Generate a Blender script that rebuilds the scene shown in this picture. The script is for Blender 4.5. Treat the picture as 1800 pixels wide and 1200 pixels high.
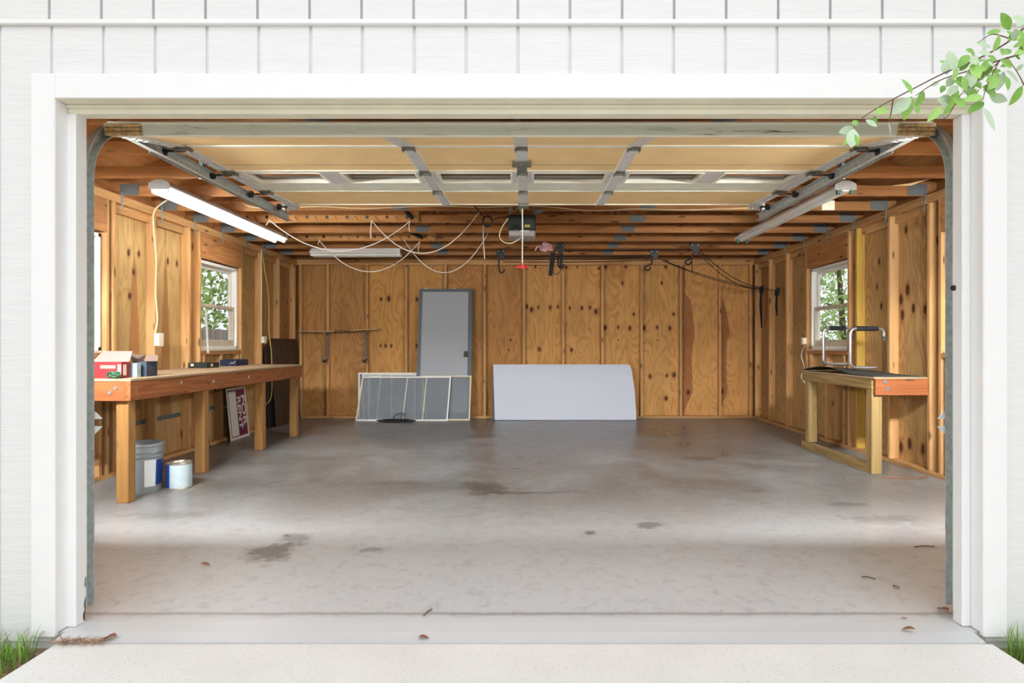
import bpy, bmesh, math, random
from mathutils import Vector, Matrix
random.seed(7)
for o in list(bpy.data.objects): bpy.data.objects.remove(o)
scene = bpy.context.scene
COL = scene.collection

# ------------------------------------------------------------------ camera
F, CX, CY, CAMZ = 1108.0, 928.0, 606.0, 1.14
cam_d = bpy.data.cameras.new('camera'); cam = bpy.data.objects.new('camera', cam_d); COL.objects.link(cam)
cam.location = (0, 0, CAMZ); cam.rotation_euler = (math.pi/2, 0, 0)
cam_d.sensor_fit = 'HORIZONTAL'; cam_d.sensor_width = 36.0; cam_d.lens = 36.0*F/1800.0
cam_d.shift_x = -(CX-900)/1800.0; cam_d.shift_y = (CY-600)/1800.0
cam_d.clip_start = 0.05; cam_d.clip_end = 300
scene.camera = cam

# ------------------------------------------------------------------ light
world = bpy.data.worlds.new('overcast_sky'); scene.world = world; world.use_nodes = True
bg = world.node_tree.nodes['Background']
bg.inputs['Color'].default_value = (0.93, 0.965, 1.0, 1); bg.inputs['Strength'].default_value = 1.14
sun_d = bpy.data.lights.new('hazy_sun', 'SUN'); sun = bpy.data.objects.new('hazy_sun', sun_d); COL.objects.link(sun)
SUN_EL, SUN_AZ = 38, 12
sun_d.energy = 0.7; sun_d.angle = math.radians(50); sun_d.color = (1.0, 0.965, 0.91)
sun.rotation_euler = (math.radians(90-SUN_EL), 0, math.radians(SUN_AZ)); sun.location = (0, -6, 5)
TUBE_STRENGTH = 19.0; FILL_TUBES = 740.0  # room tubes, then the unseen fill tubes added to brighten the interior
scene.view_settings.view_transform = 'Standard'; scene.view_settings.look = 'None'
scene.view_settings.gamma = 1.0; scene.view_settings.use_curve_mapping = False
scene.view_settings.exposure = 0.2

# ------------------------------------------------------------------ pixel helpers (points on real planes at depth Y)
def X_(px, Y): return (px-CX)*Y/F
def Z_(py, Y): return CAMZ-(py-CY)*Y/F
def P(px, py, Y): return Vector((X_(px, Y), Y, Z_(py, Y)))

# ------------------------------------------------------------------ material helpers
MATS = {}
def node(nt, typ, ins=None, **props):
    n = nt.nodes.new(typ)
    for k, v in props.items(): setattr(n, k, v)
    if ins:
        for k, v in ins.items():
            s = n.inputs[k]
            if isinstance(v, bpy.types.NodeSocket): nt.links.new(v, s)
            else: s.default_value = v
    return n
def math_(nt, op, a, b=0.0, c=0.0, clamp=False):
    n = node(nt, 'ShaderNodeMath', {0: a, 1: b, 2: c}, operation=op); n.use_clamp = clamp
    return n.outputs[0]
def mixc(nt, fac, a, b, blend='MIX'):
    n = nt.nodes.new('ShaderNodeMix'); n.data_type = 'RGBA'; n.blend_type = blend
    for idx, v in ((0, fac), (6, a), (7, b)):
        s = n.inputs[idx]
        if isinstance(v, bpy.types.NodeSocket): nt.links.new(v, s)
        elif idx == 0: s.default_value = v
        else: s.default_value = (*v[:3], 1)
    return n.outputs[2]
def ramp(nt, fac, stops):
    n = nt.nodes.new('ShaderNodeValToRGB'); nt.links.new(fac, n.inputs[0])
    e = n.color_ramp.elements
    while len(e) < len(stops): e.new(0.5)
    for i, (p, c) in enumerate(stops):
        e[i].position = p; e[i].color = (*c[:3], 1) if len(c) >= 3 else (c[0],)*3+(1,)
    return n.outputs[0]
def smooth(nt, v, a, b):
    n = node(nt, 'ShaderNodeMapRange', {0: v, 1: a, 2: b, 3: 0.0, 4: 1.0}, interpolation_type='SMOOTHSTEP')
    return n.outputs[0]
def new_mat(name):
    m = bpy.data.materials.new(name); m.use_nodes = True
    nt = m.node_tree; b = nt.nodes['Principled BSDF']
    MATS[name] = m
    return m, nt, b
def plain(name, col, rough=0.6, metal=0.0, var=0.0, scale=30.0, bump=0.0, spec=0.4):
    m, nt, b = new_mat(name)
    b.inputs['Roughness'].default_value = rough; b.inputs['Metallic'].default_value = metal
    b.inputs['Specular IOR Level'].default_value = spec
    tc = nt.nodes.new('ShaderNodeTexCoord').outputs['Object']
    nz = node(nt, 'ShaderNodeTexNoise', {'Vector': tc, 'Scale': scale, 'Detail': 4.0}).outputs['Fac']
    lo = [max(0, c*(1-var)) for c in col]; hi = [min(1, c*(1+var)) for c in col]
    nt.links.new(ramp(nt, nz, [(0.3, lo), (0.7, hi)]), b.inputs['Base Color'])
    if bump:
        bp = node(nt, 'ShaderNodeBump', {'Height': nz, 'Strength': bump, 'Distance': 0.004})
        nt.links.new(bp.outputs[0], b.inputs['Normal'])
    return m
def emit(name, col, strength):
    m, nt, b = new_mat(name)
    b.inputs['Base Color'].default_value = (*col, 1)
    b.inputs['Emission Color'].default_value = (*col, 1); b.inputs['Emission Strength'].default_value = strength
    return m
AX = {'x': 0, 'y': 1, 'z': 2}
def wood(name, light, dark, axis='z', across=9.0, along=0.7, rough=0.7, contrast=0.55, knots=0.5, rnd=0.18, scuff=None, rings=9.0):
    """sawn lumber, grain along the given local axis; every piece gets its own offset and tone"""
    m, nt, b = new_mat(name)
    b.inputs['Roughness'].default_value = rough; b.inputs['Specular IOR Level'].default_value = 0.25
    tc = nt.nodes.new('ShaderNodeTexCoord').outputs['Object']
    oi = nt.nodes.new('ShaderNodeObjectInfo')
    off = math_(nt, 'MULTIPLY', oi.outputs['Random'], 61.0)
    cmb = node(nt, 'ShaderNodeCombineXYZ', {0: off, 1: math_(nt, 'MULTIPLY', off, 0.7), 2: math_(nt, 'MULTIPLY', off, 1.3)}).outputs[0]
    sc = [across]*3; sc[AX[axis]] = along
    v = node(nt, 'ShaderNodeVectorMath', {0: tc, 1: tuple(sc)}, operation='MULTIPLY').outputs[0]
    v = node(nt, 'ShaderNodeVectorMath', {0: v, 1: cmb}, operation='ADD').outputs[0]
    n1 = node(nt, 'ShaderNodeTexNoise', {'Vector': v, 'Scale': 1.0, 'Detail': 2.0, 'Distortion': 0.4}).outputs['Fac']
    r1 = math_(nt, 'PINGPONG', math_(nt, 'MULTIPLY', n1, rings), 1.0)
    sc2 = [130.0]*3; sc2[AX[axis]] = 4.0
    v2 = node(nt, 'ShaderNodeVectorMath', {0: tc, 1: tuple(sc2)}, operation='MULTIPLY').outputs[0]
    n2 = node(nt, 'ShaderNodeTexNoise', {'Vector': v2, 'Scale': 1.0, 'Detail': 2.0}).outputs['Fac']
    f = math_(nt, 'ADD', math_(nt, 'MULTIPLY', r1, contrast), math_(nt, 'MULTIPLY', n2, 0.45), clamp=True)
    c = mixc(nt, f, light, dark)
    # broad tone changes
    n3 = node(nt, 'ShaderNodeTexNoise', {'Vector': v, 'Scale': 0.45, 'Detail': 1.0}).outputs['Fac']
    c = mixc(nt, smooth(nt, n3, 0.45, 0.75), c, [x*0.72 for x in light], 'MIX')
    if knots > 0:
        sk = [11.0]*3; sk[AX[axis]] = 3.2
        vk = node(nt, 'ShaderNodeVectorMath', {0: tc, 1: tuple(sk)}, operation='MULTIPLY').outputs[0]
        vk = node(nt, 'ShaderNodeVectorMath', {0: vk, 1: cmb}, operation='ADD').outputs[0]
        vo = node(nt, 'ShaderNodeTexVoronoi', {'Vector': vk, 'Scale': 1.0}).outputs['Distance']
        k = math_(nt, 'SUBTRACT', 1.0, smooth(nt, vo, 0.09, 0.2))
        c = mixc(nt, math_(nt, 'MULTIPLY', k, knots), c, (0.07, 0.028, 0.012))
    if scuff:
        ns = node(nt, 'ShaderNodeTexNoise', {'Vector': tc, 'Scale': 11.0, 'Detail': 6.0, 'Roughness': 0.7}).outputs['Fac']
        c = mixc(nt, smooth(nt, ns, 0.60, 0.72), c, scuff)
    hs = node(nt, 'ShaderNodeHueSaturation', {'Hue': 0.5, 'Saturation': 1.0,
        'Value': math_(nt, 'ADD', 1.0-rnd/2, math_(nt, 'MULTIPLY', oi.outputs['Random'], rnd)), 'Color': c}).outputs[0]
    nt.links.new(hs, b.inputs['Base Color'])
    bp = node(nt, 'ShaderNodeBump', {'Height': f, 'Strength': 0.25, 'Distance': 0.002})
    nt.links.new(bp.outputs[0], b.inputs['Normal'])
    return m
def plywood(name, light, dark, horiz='x', knots=(), streaks=(), seed=0.0, fine=0.5, tone=1.0, streak_col=(0.27, 0.085, 0.028), gen_knots=0.0):
    """rotary-cut plywood, grain vertical. knots: (h, z, rh, rz) in WORLD metres; streaks: (h0, [(z, width)...])"""
    m, nt, b = new_mat(name)
    b.inputs['Roughness'].default_value = 0.68; b.inputs['Specular IOR Level'].default_value = 0.25
    geo = nt.nodes.new('ShaderNodeNewGeometry').outputs['Position']
    sep = node(nt, 'ShaderNodeSeparateXYZ', {0: geo})
    h = sep.outputs[0 if horiz == 'x' else 1]; z = sep.outputs[2]
    p = node(nt, 'ShaderNodeCombineXYZ', {0: h, 1: seed, 2: z}).outputs[0]
    bulge = None; kmask = None
    for (kh, kz, rh, rz) in knots:
        dx = math_(nt, 'DIVIDE', math_(nt, 'SUBTRACT', h, kh), rh); dz = math_(nt, 'DIVIDE', math_(nt, 'SUBTRACT', z, kz), rz)
        d = math_(nt, 'SQRT', math_(nt, 'ADD', math_(nt, 'MULTIPLY', dx, dx), math_(nt, 'MULTIPLY', dz, dz)))
        kmask = d if kmask is None else math_(nt, 'MINIMUM', kmask, d)
    v = node(nt, 'ShaderNodeVectorMath', {0: p, 1: (3.0, 1.0, 0.75)}, operation='MULTIPLY').outputs[0]
    n1 = node(nt, 'ShaderNodeTexNoise', {'Vector': v, 'Scale': 1.0, 'Detail': 2.5, 'Distortion': 0.8}).outputs['Fac']
    ph = math_(nt, 'MULTIPLY', n1, 26.0)
    if kmask is not None:
        bulge = math_(nt, 'DIVIDE', 2.2, math_(nt, 'ADD', 1.0, math_(nt, 'MULTIPLY', kmask, 0.5)))
        ph = math_(nt, 'ADD', ph, bulge)
    rings = math_(nt, 'PINGPONG', ph, 1.0)
    rings = math_(nt, 'POWER', rings, 2.2)
    v2 = node(nt, 'ShaderNodeVectorMath', {0: p, 1: (160.0, 1.0, 7.0)}, operation='MULTIPLY').outputs[0]
    n2 = node(nt, 'ShaderNodeTexNoise', {'Vector': v2, 'Scale': 1.0, 'Detail': 2.0}).outputs['Fac']
    f = math_(nt, 'ADD', math_(nt, 'MULTIPLY', rings, 0.6), math_(nt, 'MULTIPLY', n2, fine), clamp=True)
    c = mixc(nt, f, [x*tone for x in light], [x*tone for x in dark])
    v3 = node(nt, 'ShaderNodeVectorMath', {0: p, 1: (1.7, 1.0, 0.6)}, operation='MULTIPLY').outputs[0]
    n3 = node(nt, 'ShaderNodeTexNoise', {'Vector': v3, 'Scale': 1.6, 'Detail': 3.0}).outputs['Fac']
    c = mixc(nt, math_(nt, 'MULTIPLY', smooth(nt, n3, 0.45, 0.72), 0.5), c, [x*tone*0.55 for x in light])
    for stk in streaks:
        h0, prof = stk[0], stk[1]
        zs = [q[0] for q in prof]; z0, z1 = min(zs), max(zs); wm = max(q[1] for q in prof)
        fc = nt.nodes.new('ShaderNodeFloatCurve'); nt.links.new(math_(nt, 'DIVIDE', math_(nt, 'SUBTRACT', z, z0), z1-z0, clamp=True), fc.inputs['Value'])
        cv = fc.mapping.curves[0]; pts = sorted([((q[0]-z0)/(z1-z0), q[1]/wm) for q in prof])
        while len(cv.points) < len(pts): cv.points.new(0.5, 0.5)
        for i, q in enumerate(pts): cv.points[i].location = q; cv.points[i].handle_type = 'VECTOR'
        fc.mapping.update()
        w = math_(nt, 'MULTIPLY', fc.outputs[0], wm/2)
        nj = node(nt, 'ShaderNodeTexNoise', {'Vector': p, 'Scale': 14.0, 'Detail': 3.0}).outputs['Fac']
        d = math_(nt, 'ADD', math_(nt, 'ABSOLUTE', math_(nt, 'SUBTRACT', h, h0)), math_(nt, 'MULTIPLY', math_(nt, 'SUBTRACT', nj, 0.5), 0.03))
        mk = math_(nt, 'SUBTRACT', 1.0, smooth(nt, math_(nt, 'SUBTRACT', d, w), -0.006, 0.008))
        if len(stk) > 2: mk = math_(nt, 'MULTIPLY', mk, math_(nt, 'GREATER_THAN', h, h0-0.008))
        mk = math_(nt, 'MULTIPLY', mk, math_(nt, 'ADD', 0.45, math_(nt, 'MULTIPLY', n2, 0.6)))
        c = mixc(nt, mk, c, streak_col)
    if gen_knots > 0:
        vk = node(nt, 'ShaderNodeVectorMath', {0: p, 1: (6.5, 1.0, 2.6)}, operation='MULTIPLY').outputs[0]
        vo = node(nt, 'ShaderNodeTexVoronoi', {'Vector': vk, 'Scale': 1.0}).outputs['Distance']
        c = mixc(nt, math_(nt, 'MULTIPLY', math_(nt, 'SUBTRACT', 1.0, smooth(nt, vo, 0.06, 0.13)), gen_knots), c, (0.06, 0.022, 0.01))
    if kmask is not None:
        halo = math_(nt, 'SUBTRACT', 1.0, smooth(nt, kmask, 1.0, 2.3))
        c = mixc(nt, math_(nt, 'MULTIPLY', halo, 0.45), c, (0.26, 0.10, 0.032))
        core = math_(nt, 'SUBTRACT', 1.0, smooth(nt, kmask, 0.7, 1.15))
        c = mixc(nt, math_(nt, 'MULTIPLY', core, 0.93), c, (0.055, 0.016, 0.008))
    nt.links.new(c, b.inputs['Base Color'])
    bp = node(nt, 'ShaderNodeBump', {'Height': f, 'Strength': 0.2, 'Distance': 0.002})
    nt.links.new(bp.outputs[0], b.inputs['Normal'])
    return m

# ------------------------------------------------------------------ object helpers
def link(o, parent=None, wloc=None):
    COL.objects.link(o)
    if parent is not None:
        o.parent = parent
    if wloc is not None:
        base = world_loc(parent) if parent is not None else Vector((0, 0, 0))
        o.location = Vector(wloc)-base
    return o
def world_loc(o):
    v = Vector((0, 0, 0))
    while o is not None:
        v += o.location; o = o.parent
    return v
def tag(o, label=None, cat=None, group=None, kind=None):
    if label: o['label'] = label
    if cat: o['category'] = cat
    if group: o['group'] = group
    if kind: o['kind'] = kind
    return o
def thing(name, loc, label=None, cat=None, group=None, kind=None, parent=None):
    o = bpy.data.objects.new(name, None); o.empty_display_size = 0.1
    link(o, parent, loc)
    return tag(o, label, cat, group, kind)
class MB:
    def __init__(s, M=None): s.v = []; s.f = []; s.M = M
    def add(s, vs, fs):
        n = len(s.v)
        for p in vs:
            p = Vector(p)
            s.v.append(s.M @ p if s.M is not None else p)
        s.f += [tuple(i+n for i in f) for f in fs]
        return s
    def box(s, a, b):
        x0, x1 = sorted((a[0], b[0])); y0, y1 = sorted((a[1], b[1])); z0, z1 = sorted((a[2], b[2]))
        return s.add([(x0,y0,z0),(x1,y0,z0),(x1,y1,z0),(x0,y1,z0),(x0,y0,z1),(x1,y0,z1),(x1,y1,z1),(x0,y1,z1)],
                     [(0,3,2,1),(4,5,6,7),(0,1,5,4),(1,2,6,5),(2,3,7,6),(3,0,4,7)])
    def cbox(s, a, b, c=0.003):
        x0, x1 = sorted((a[0], b[0])); y0, y1 = sorted((a[1], b[1])); z0, z1 = sorted((a[2], b[2]))
        c = min(c, (x1-x0)*.4, (y1-y0)*.4, (z1-z0)*.4)
        bm = bmesh.new(); bmesh.ops.create_cube(bm, size=1.0)
        for v in bm.verts:
            v.co = Vector(((x0+x1)/2+v.co.x*(x1-x0), (y0+y1)/2+v.co.y*(y1-y0), (z0+z1)/2+v.co.z*(z1-z0)))
        bmesh.ops.bevel(bm, geom=bm.edges[:]+bm.verts[:], offset=c, segments=1, affect='EDGES', profile=0.5)
        bm.verts.index_update()
        vs = [v.co.copy() for v in bm.verts]; fs = [tuple(v.index for v in f.verts) for f in bm.faces]
        bm.free()
        return s.add(vs, fs)
    def beam(s, a, b, w, h, up=(0, 0, 1)):
        """box along a->b, w across (horizontal), h along 'up'"""
        a = Vector(a); b = Vector(b); d = (b-a).normalized(); u = Vector(up)
        side = d.cross(u).normalized(); u = side.cross(d).normalized()
        vs = []
        for p in (a, b):
            for sx, sz in ((-1,-1),(1,-1),(1,1),(-1,1)): vs.append(p+side*(sx*w/2)+u*(sz*h/2))
        return s.add(vs, [(0,1,2,3),(7,6,5,4),(0,4,5,1),(1,5,6,2),(2,6,7,3),(3,7,4,0)])
    def cyl(s, a, b, r, r2=None, n=12, cap=True):
        a = Vector(a); b = Vector(b); r2 = r if r2 is None else r2
        d = (b-a).normalized(); t = Vector((1,0,0)) if abs(d.x) < .9 else Vector((0,1,0))
        u = d.cross(t).normalized(); w = d.cross(u)
        vs = []
        for p, rr in ((a, r), (b, r2)):
            for i in range(n):
                an = 2*math.pi*i/n; vs.append(p+u*(rr*math.cos(an))+w*(rr*math.sin(an)))
        fs = [(i, (i+1) % n, n+(i+1) % n, n+i) for i in range(n)]
        if cap: fs += [tuple(range(n-1, -1, -1)), tuple(range(n, 2*n))]
        return s.add(vs, fs)
    def tube(s, pts, r, n=8, flat=None):
        pts = [Vector(p) for p in pts]; m = len(pts); vs = []
        d0 = (pts[1]-pts[0]).normalized(); t = Vector((0,0,1)) if abs(d0.z) < .9 else Vector((0,1,0))
        u = d0.cross(t).normalized()
        for k, p in enumerate(pts):
            d = (pts[min(k+1, m-1)]-pts[max(k-1, 0)]).normalized()
            u = (u-d*u.dot(d))
            if u.length < 1e-6: u = d.orthogonal()
            u.normalize(); w = d.cross(u)
            rr = r(k/(m-1)) if callable(r) else r
            for i in range(n):
                an = 2*math.pi*i/n; vs.append(p+u*(rr*math.cos(an))+w*(rr*(flat or 1)*math.sin(an)))
        fs = [(k*n+i, k*n+(i+1) % n, (k+1)*n+(i+1) % n, (k+1)*n+i) for k in range(m-1) for i in range(n)]
        fs += [tuple(range(n-1, -1, -1)), tuple(range((m-1)*n, m*n))]
        return s.add(vs, fs)
    def lathe(s, prof, c, n=32, a0=0.0, a1=2*math.pi, close=True):
        c = Vector(c); vs = []; m = len(prof); full = abs(a1-a0-2*math.pi) < 1e-6
        cols = n if full else n+1
        for i in range(cols):
            an = a0+(a1-a0)*i/n
            for (r, z) in prof: vs.append(c+Vector((r*math.cos(an), r*math.sin(an), z)))
        fs = []
        for i in range(n):
            j = (i+1) % cols
            for k in range(m-1): fs.append((i*m+k, j*m+k, j*m+k+1, i*m+k+1))
        return s.add(vs, fs)
    def prism(s, poly, d):
        """poly: list of 3D points in a plane, extruded by vector d"""
        n = len(poly); d = Vector(d); poly = [Vector(p) for p in poly]
        return s.add(poly+[p+d for p in poly], [tuple(range(n-1, -1, -1)), tuple(range(n, 2*n))]+[(i, (i+1) % n, n+(i+1) % n, n+i) for i in range(n)])
    def sweep(s, path, prof, up=Vector((1, 0, 0))):
        """closed 2D profile (a,b) swept; a along 'up' (fixed), b along up x tangent"""
        m = len(path); n = len(prof); vs = []; path = [Vector(p) for p in path]
        for k, p in enumerate(path):
            d = (path[min(k+1, m-1)]-path[max(k-1, 0)]).normalized(); u = (up-d*up.dot(d)).normalized(); w = d.cross(u)
            for (a, b2) in prof: vs.append(p+u*a+w*b2)
        fs = [(k*n+i, k*n+(i+1) % n, (k+1)*n+(i+1) % n, (k+1)*n+i) for k in range(m-1) for i in range(n)]
        fs += [tuple(range(n-1, -1, -1)), tuple(range((m-1)*n, m*n))]
        return s.add(vs, fs)
    def build(s, name, mat, parent=None, smooth=False, label=None, kind=None, fix=True):
        xs = [p.x for p in s.v]; ys = [p.y for p in s.v]; zs = [p.z for p in s.v]
        c = Vector(((min(xs)+max(xs))/2, (min(ys)+max(ys))/2, (min(zs)+max(zs))/2))
        if parent is None: c.z = min(zs)
        me = bpy.data.meshes.new(name)
        me.from_pydata([tuple(p-c) for p in s.v], [], s.f)
        if fix:
            bm = bmesh.new(); bm.from_mesh(me); bmesh.ops.recalc_face_normals(bm, faces=bm.faces[:]); bm.to_mesh(me); bm.free()
        me.materials.append(mat if not isinstance(mat, str) else MATS[mat])
        if smooth:
            for p in me.polygons: p.use_smooth = True
            try: me.set_sharp_from_angle(angle=math.radians(40))
            except Exception: pass
        o = bpy.data.objects.new(name, me); link(o, parent, c)
        if label: o['label'] = label
        if kind: o['kind'] = kind
        return o
BCACHE = {}
def board(name, a, b, mat, parent, c=0.003, label=None):
    """a chamfered box piece; alike pieces share mesh data"""
    a = Vector(a); b = Vector(b)
    d = tuple(round(abs(b[i]-a[i]), 4) for i in range(3)); ctr = (a+b)/2
    key = (d, mat, c)
    if key not in BCACHE:
        mb = MB(); mb.cbox([-x/2 for x in d], [x/2 for x in d], c)
        me = bpy.data.meshes.new(name); me.from_pydata([tuple(v) for v in mb.v], [], mb.f); me.materials.append(MATS[mat])
        bm = bmesh.new(); bm.from_mesh(me); bmesh.ops.recalc_face_normals(bm, faces=bm.faces[:]); bm.to_mesh(me); bm.free()
        BCACHE[key] = me
    o = bpy.data.objects.new(name, BCACHE[key]); link(o, parent, ctr)
    if label: o['label'] = label
    return o
def inst(name, src, wloc, parent):
    o = src.copy(); o.name = name; COL.objects.link(o); o.parent = parent
    o.location = Vector(wloc)-(world_loc(parent) if parent else Vector((0, 0, 0)))
    return o
def sag(a, b, s, n=18, mid=None):
    a = Vector(a); b = Vector(b)
    return [a.lerp(b, i/n)-Vector((0, 0, s*4*(i/n)*(1-i/n))) for i in range(n+1)]
def curve(pts, n=6):
    """Catmull-Rom through points"""
    pts = [Vector(p) for p in pts]; out = []
    for i in range(len(pts)-1):
        p0 = pts[max(i-1, 0)]; p1 = pts[i]; p2 = pts[i+1]; p3 = pts[min(i+2, len(pts)-1)]
        for k in range(n):
            t = k/n
            out.append(0.5*((2*p1)+(p2-p0)*t+(2*p0-5*p1+4*p2-p3)*t*t+(3*p1-p0-3*p2+p3)*t**3))
    out.append(pts[-1]); return out

# ------------------------------------------------------------------ materials
for ax in 'xyz':
    wood('stud_'+ax, (0.66, 0.39, 0.165), (0.44, 0.215, 0.075), ax, rnd=0.22, knots=0.8)
    wood('truss_'+ax, (0.50, 0.24, 0.085), (0.29, 0.11, 0.034), ax, rnd=0.25, knots=0.8)
wood('treated_y', (0.47, 0.33, 0.14), (0.24, 0.15, 0.05), 'y', across=14, contrast=0.75, knots=0.2, rnd=0.1)
wood('treated_z', (0.47, 0.33, 0.14), (0.27, 0.17, 0.058), 'z', across=14, contrast=0.6, knots=0.2, rnd=0.1)
wood('bench_leg_z', (0.43, 0.235, 0.08), (0.27, 0.125, 0.037), 'z', knots=0.7, rnd=0.12)
wood('red_apron_y', (0.40, 0.15, 0.052), (0.19, 0.06, 0.02), 'y', across=14, knots=0.5, rnd=0.08, scuff=(0.50, 0.26, 0.12))
wood('red_apron_x', (0.42, 0.14, 0.045), (0.18, 0.05, 0.016), 'x', across=14, knots=0.7, rnd=0.08)
wood('bench_top_y', (0.50, 0.37, 0.23), (0.33, 0.22, 0.125), 'y', across=5, knots=0.0, rnd=0.05, scuff=(0.6, 0.52, 0.42))
wood('yellow_stud_z', (0.60, 0.39, 0.08), (0.44, 0.26, 0.045), 'z', knots=0.7, rnd=0.02)
wood('dark_ply_z', (0.095, 0.055, 0.033), (0.045, 0.026, 0.016), 'z', across=12, knots=0.0, rnd=0.05, contrast=0.8)
wood('peg_board_x', (0.60, 0.31, 0.105), (0.45, 0.20, 0.06), 'x', knots=0.1, rnd=0.06)
wood('pale_wood_x', (0.66, 0.45, 0.22), (0.5, 0.3, 0.13), 'x', knots=0, rnd=0.05)
wood('fence_z', (0.42, 0.38, 0.34), (0.28, 0.25, 0.22), 'z', knots=0.2)
plain('white_trim', (0.86, 0.865, 0.87), 0.45, var=0.015, scale=8)
plain('cream_head', (0.86, 0.82, 0.66), 0.5, var=0.05, scale=5)
plain('rotted_wood', (0.10, 0.085, 0.06), 0.9, var=0.5, scale=60, bump=0.8)
plain('galv', (0.55, 0.585, 0.565), 0.42, 0.35, var=0.18, scale=40)
plain('galv_dull', (0.30, 0.325, 0.31), 0.6, 0.3, var=0.3, scale=60)
plain('plate_grey', (0.165, 0.18, 0.18), 0.65, 0.35, var=0.3, scale=90)
plain('steel_strip', (0.72, 0.72, 0.70), 0.5, 0.2, var=0.08, scale=25)
plain('hinge_steel', (0.20, 0.19, 0.15), 0.55, 0.5, var=0.4, scale=60)
plain('rusty', (0.52, 0.36, 0.16), 0.8, 0.1, var=0.5, scale=40, bump=0.3)
plain('tan_panel', (0.95, 0.69, 0.34), 0.75, var=0.05, scale=6)
plain('cream_rail', (0.90, 0.86, 0.72), 0.55, var=0.05, scale=12)
plain('green_white', (0.80, 0.83, 0.70), 0.5, var=0.06, scale=10)
plain('black_plastic', (0.018, 0.018, 0.019), 0.5, var=0.2)
plain('black_rope', (0.012, 0.012, 0.013), 0.85, var=0.2)
plain('black_metal', (0.02, 0.022, 0.022), 0.4, 0.3, var=0.2)
plain('dark_green_black', (0.022, 0.03, 0.028), 0.45, 0.2, var=0.2)
plain('lens_grey', (0.30, 0.27, 0.25), 0.5, var=0.1)
plain('yellow_print', (0.75, 0.62, 0.12), 0.6)
plain('white_cord', (0.82, 0.76, 0.66), 0.7, var=0.05)
plain('cream_cable', (0.72, 0.60, 0.36), 0.6, var=0.06)
plain('yellow_cord', (0.62, 0.44, 0.10), 0.7, var=0.1)
plain('red_handle', (0.55, 0.03, 0.03), 0.4)
plain('pink_plastic', (0.62, 0.36, 0.36), 0.4, var=0.15, scale=30, bump=0.6)
plain('fixture_white', (0.86, 0.85, 0.81), 0.45, var=0.04, scale=15)
plain('fixture_grey', (0.28, 0.27, 0.25), 0.55, var=0.12, scale=30)
plain('tube_off', (0.86, 0.86, 0.83), 0.3)
plain('socket_green', (0.03, 0.12, 0.07), 0.5)
plain('bolt_zinc', (0.5, 0.5, 0.5), 0.35, 0.8, var=0.1)
plain('ivory', (0.72, 0.66, 0.50), 0.5, var=0.04)
plain('window_white', (0.80, 0.78, 0.72), 0.5, var=0.04, scale=14)
plain('window_tan', (0.62, 0.53, 0.40), 0.6, var=0.08, scale=14)
plain('foam_white', (0.62, 0.65, 0.73), 0.75, var=0.02, scale=50)
plain('slate_frame', (0.075, 0.09, 0.10), 0.5, 0.2, var=0.1)
plain('screen_white', (0.78, 0.76, 0.70), 0.45, var=0.04)
plain('screen_tan', (0.66, 0.55, 0.36), 0.5, var=0.06)
plain('rust_hook', (0.19, 0.175, 0.15), 0.6, 0.4, var=0.5, scale=70, bump=0.2)
plain('carton_red', (0.27, 0.018, 0.022), 0.5, var=0.1)
plain('carton_pink', (0.38, 0.215, 0.19), 0.7, var=0.05)
plain('carton_navy', (0.035, 0.045, 0.065), 0.5, var=0.5, scale=25)
plain('carton_brown', (0.20, 0.135, 0.105), 0.8, var=0.1)
plain('carton_blue', (0.36, 0.46, 0.48), 0.6, var=0.3, scale=35)
plain('label_cream', (0.70, 0.62, 0.48), 0.6)
plain('green_cord', (0.03, 0.09, 0.045), 0.6, var=0.2)
plain('tray_black', (0.014, 0.018, 0.016), 0.5, var=0.2)
plain('tray_navy', (0.012, 0.018, 0.045), 0.4, var=0.2)
plain('bucket_grey', (0.27, 0.30, 0.31), 0.5, var=0.08, scale=9)
plain('label_white', (0.74, 0.78, 0.76), 0.5, var=0.05, scale=40)
plain('label_blue', (0.01, 0.045, 0.22), 0.5)
plain('can_label', (0.52, 0.63, 0.66), 0.45, var=0.06, scale=30)
plain('tin', (0.55, 0.50, 0.42), 0.3, 0.8, var=0.15)
plain('sign_white', (0.72, 0.69, 0.60), 0.5, var=0.03)
plain('sign_maroon', (0.16, 0.012, 0.055), 0.5)
plain('wire_dark', (0.03, 0.03, 0.03), 0.5, 0.5)
plain('chrome', (0.62, 0.63, 0.64), 0.28, 0.9, var=0.05)
plain('foam_grip', (0.012, 0.012, 0.012), 0.8, var=0.3, scale=80, bump=0.4)
plain('rubber_tip', (0.05, 0.055, 0.06), 0.7)
plain('dark_sheet', (0.05, 0.052, 0.05), 0.7, var=0.35, scale=12)
plain('leaf_green', (0.23, 0.47, 0.08), 0.42, var=0.3, scale=25)
plain('leaf_pale', (0.52, 0.66, 0.46), 0.5, var=0.15, scale=25)
plain('leaf_bright', (0.34, 0.60, 0.14), 0.42, var=0.25, scale=25)
plain('twig', (0.16, 0.10, 0.06), 0.8, var=0.2)
plain('bark', (0.14, 0.10, 0.07), 0.9, var=0.4, scale=14, bump=0.5)
plain('foliage', (0.30, 0.46, 0.13), 0.5, var=0.5, scale=4)
plain('grass_green', (0.20, 0.36, 0.06), 0.6, var=0.35, scale=20)
plain('straw', (0.36, 0.20, 0.10), 0.8, var=0.4, scale=30)
plain('dead_leaf', (0.28, 0.12, 0.06), 0.8, var=0.4, scale=50)
plain('roof_shingle', (0.12, 0.115, 0.11), 0.9, var=0.3, scale=30)
plain('dark_gap', (0.05, 0.03, 0.02), 0.9)
emit('tube_lit', (1.0, 0.98, 0.94), TUBE_STRENGTH); emit('tube_fill', (0.95, 0.98, 1.0), FILL_TUBES)
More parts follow.
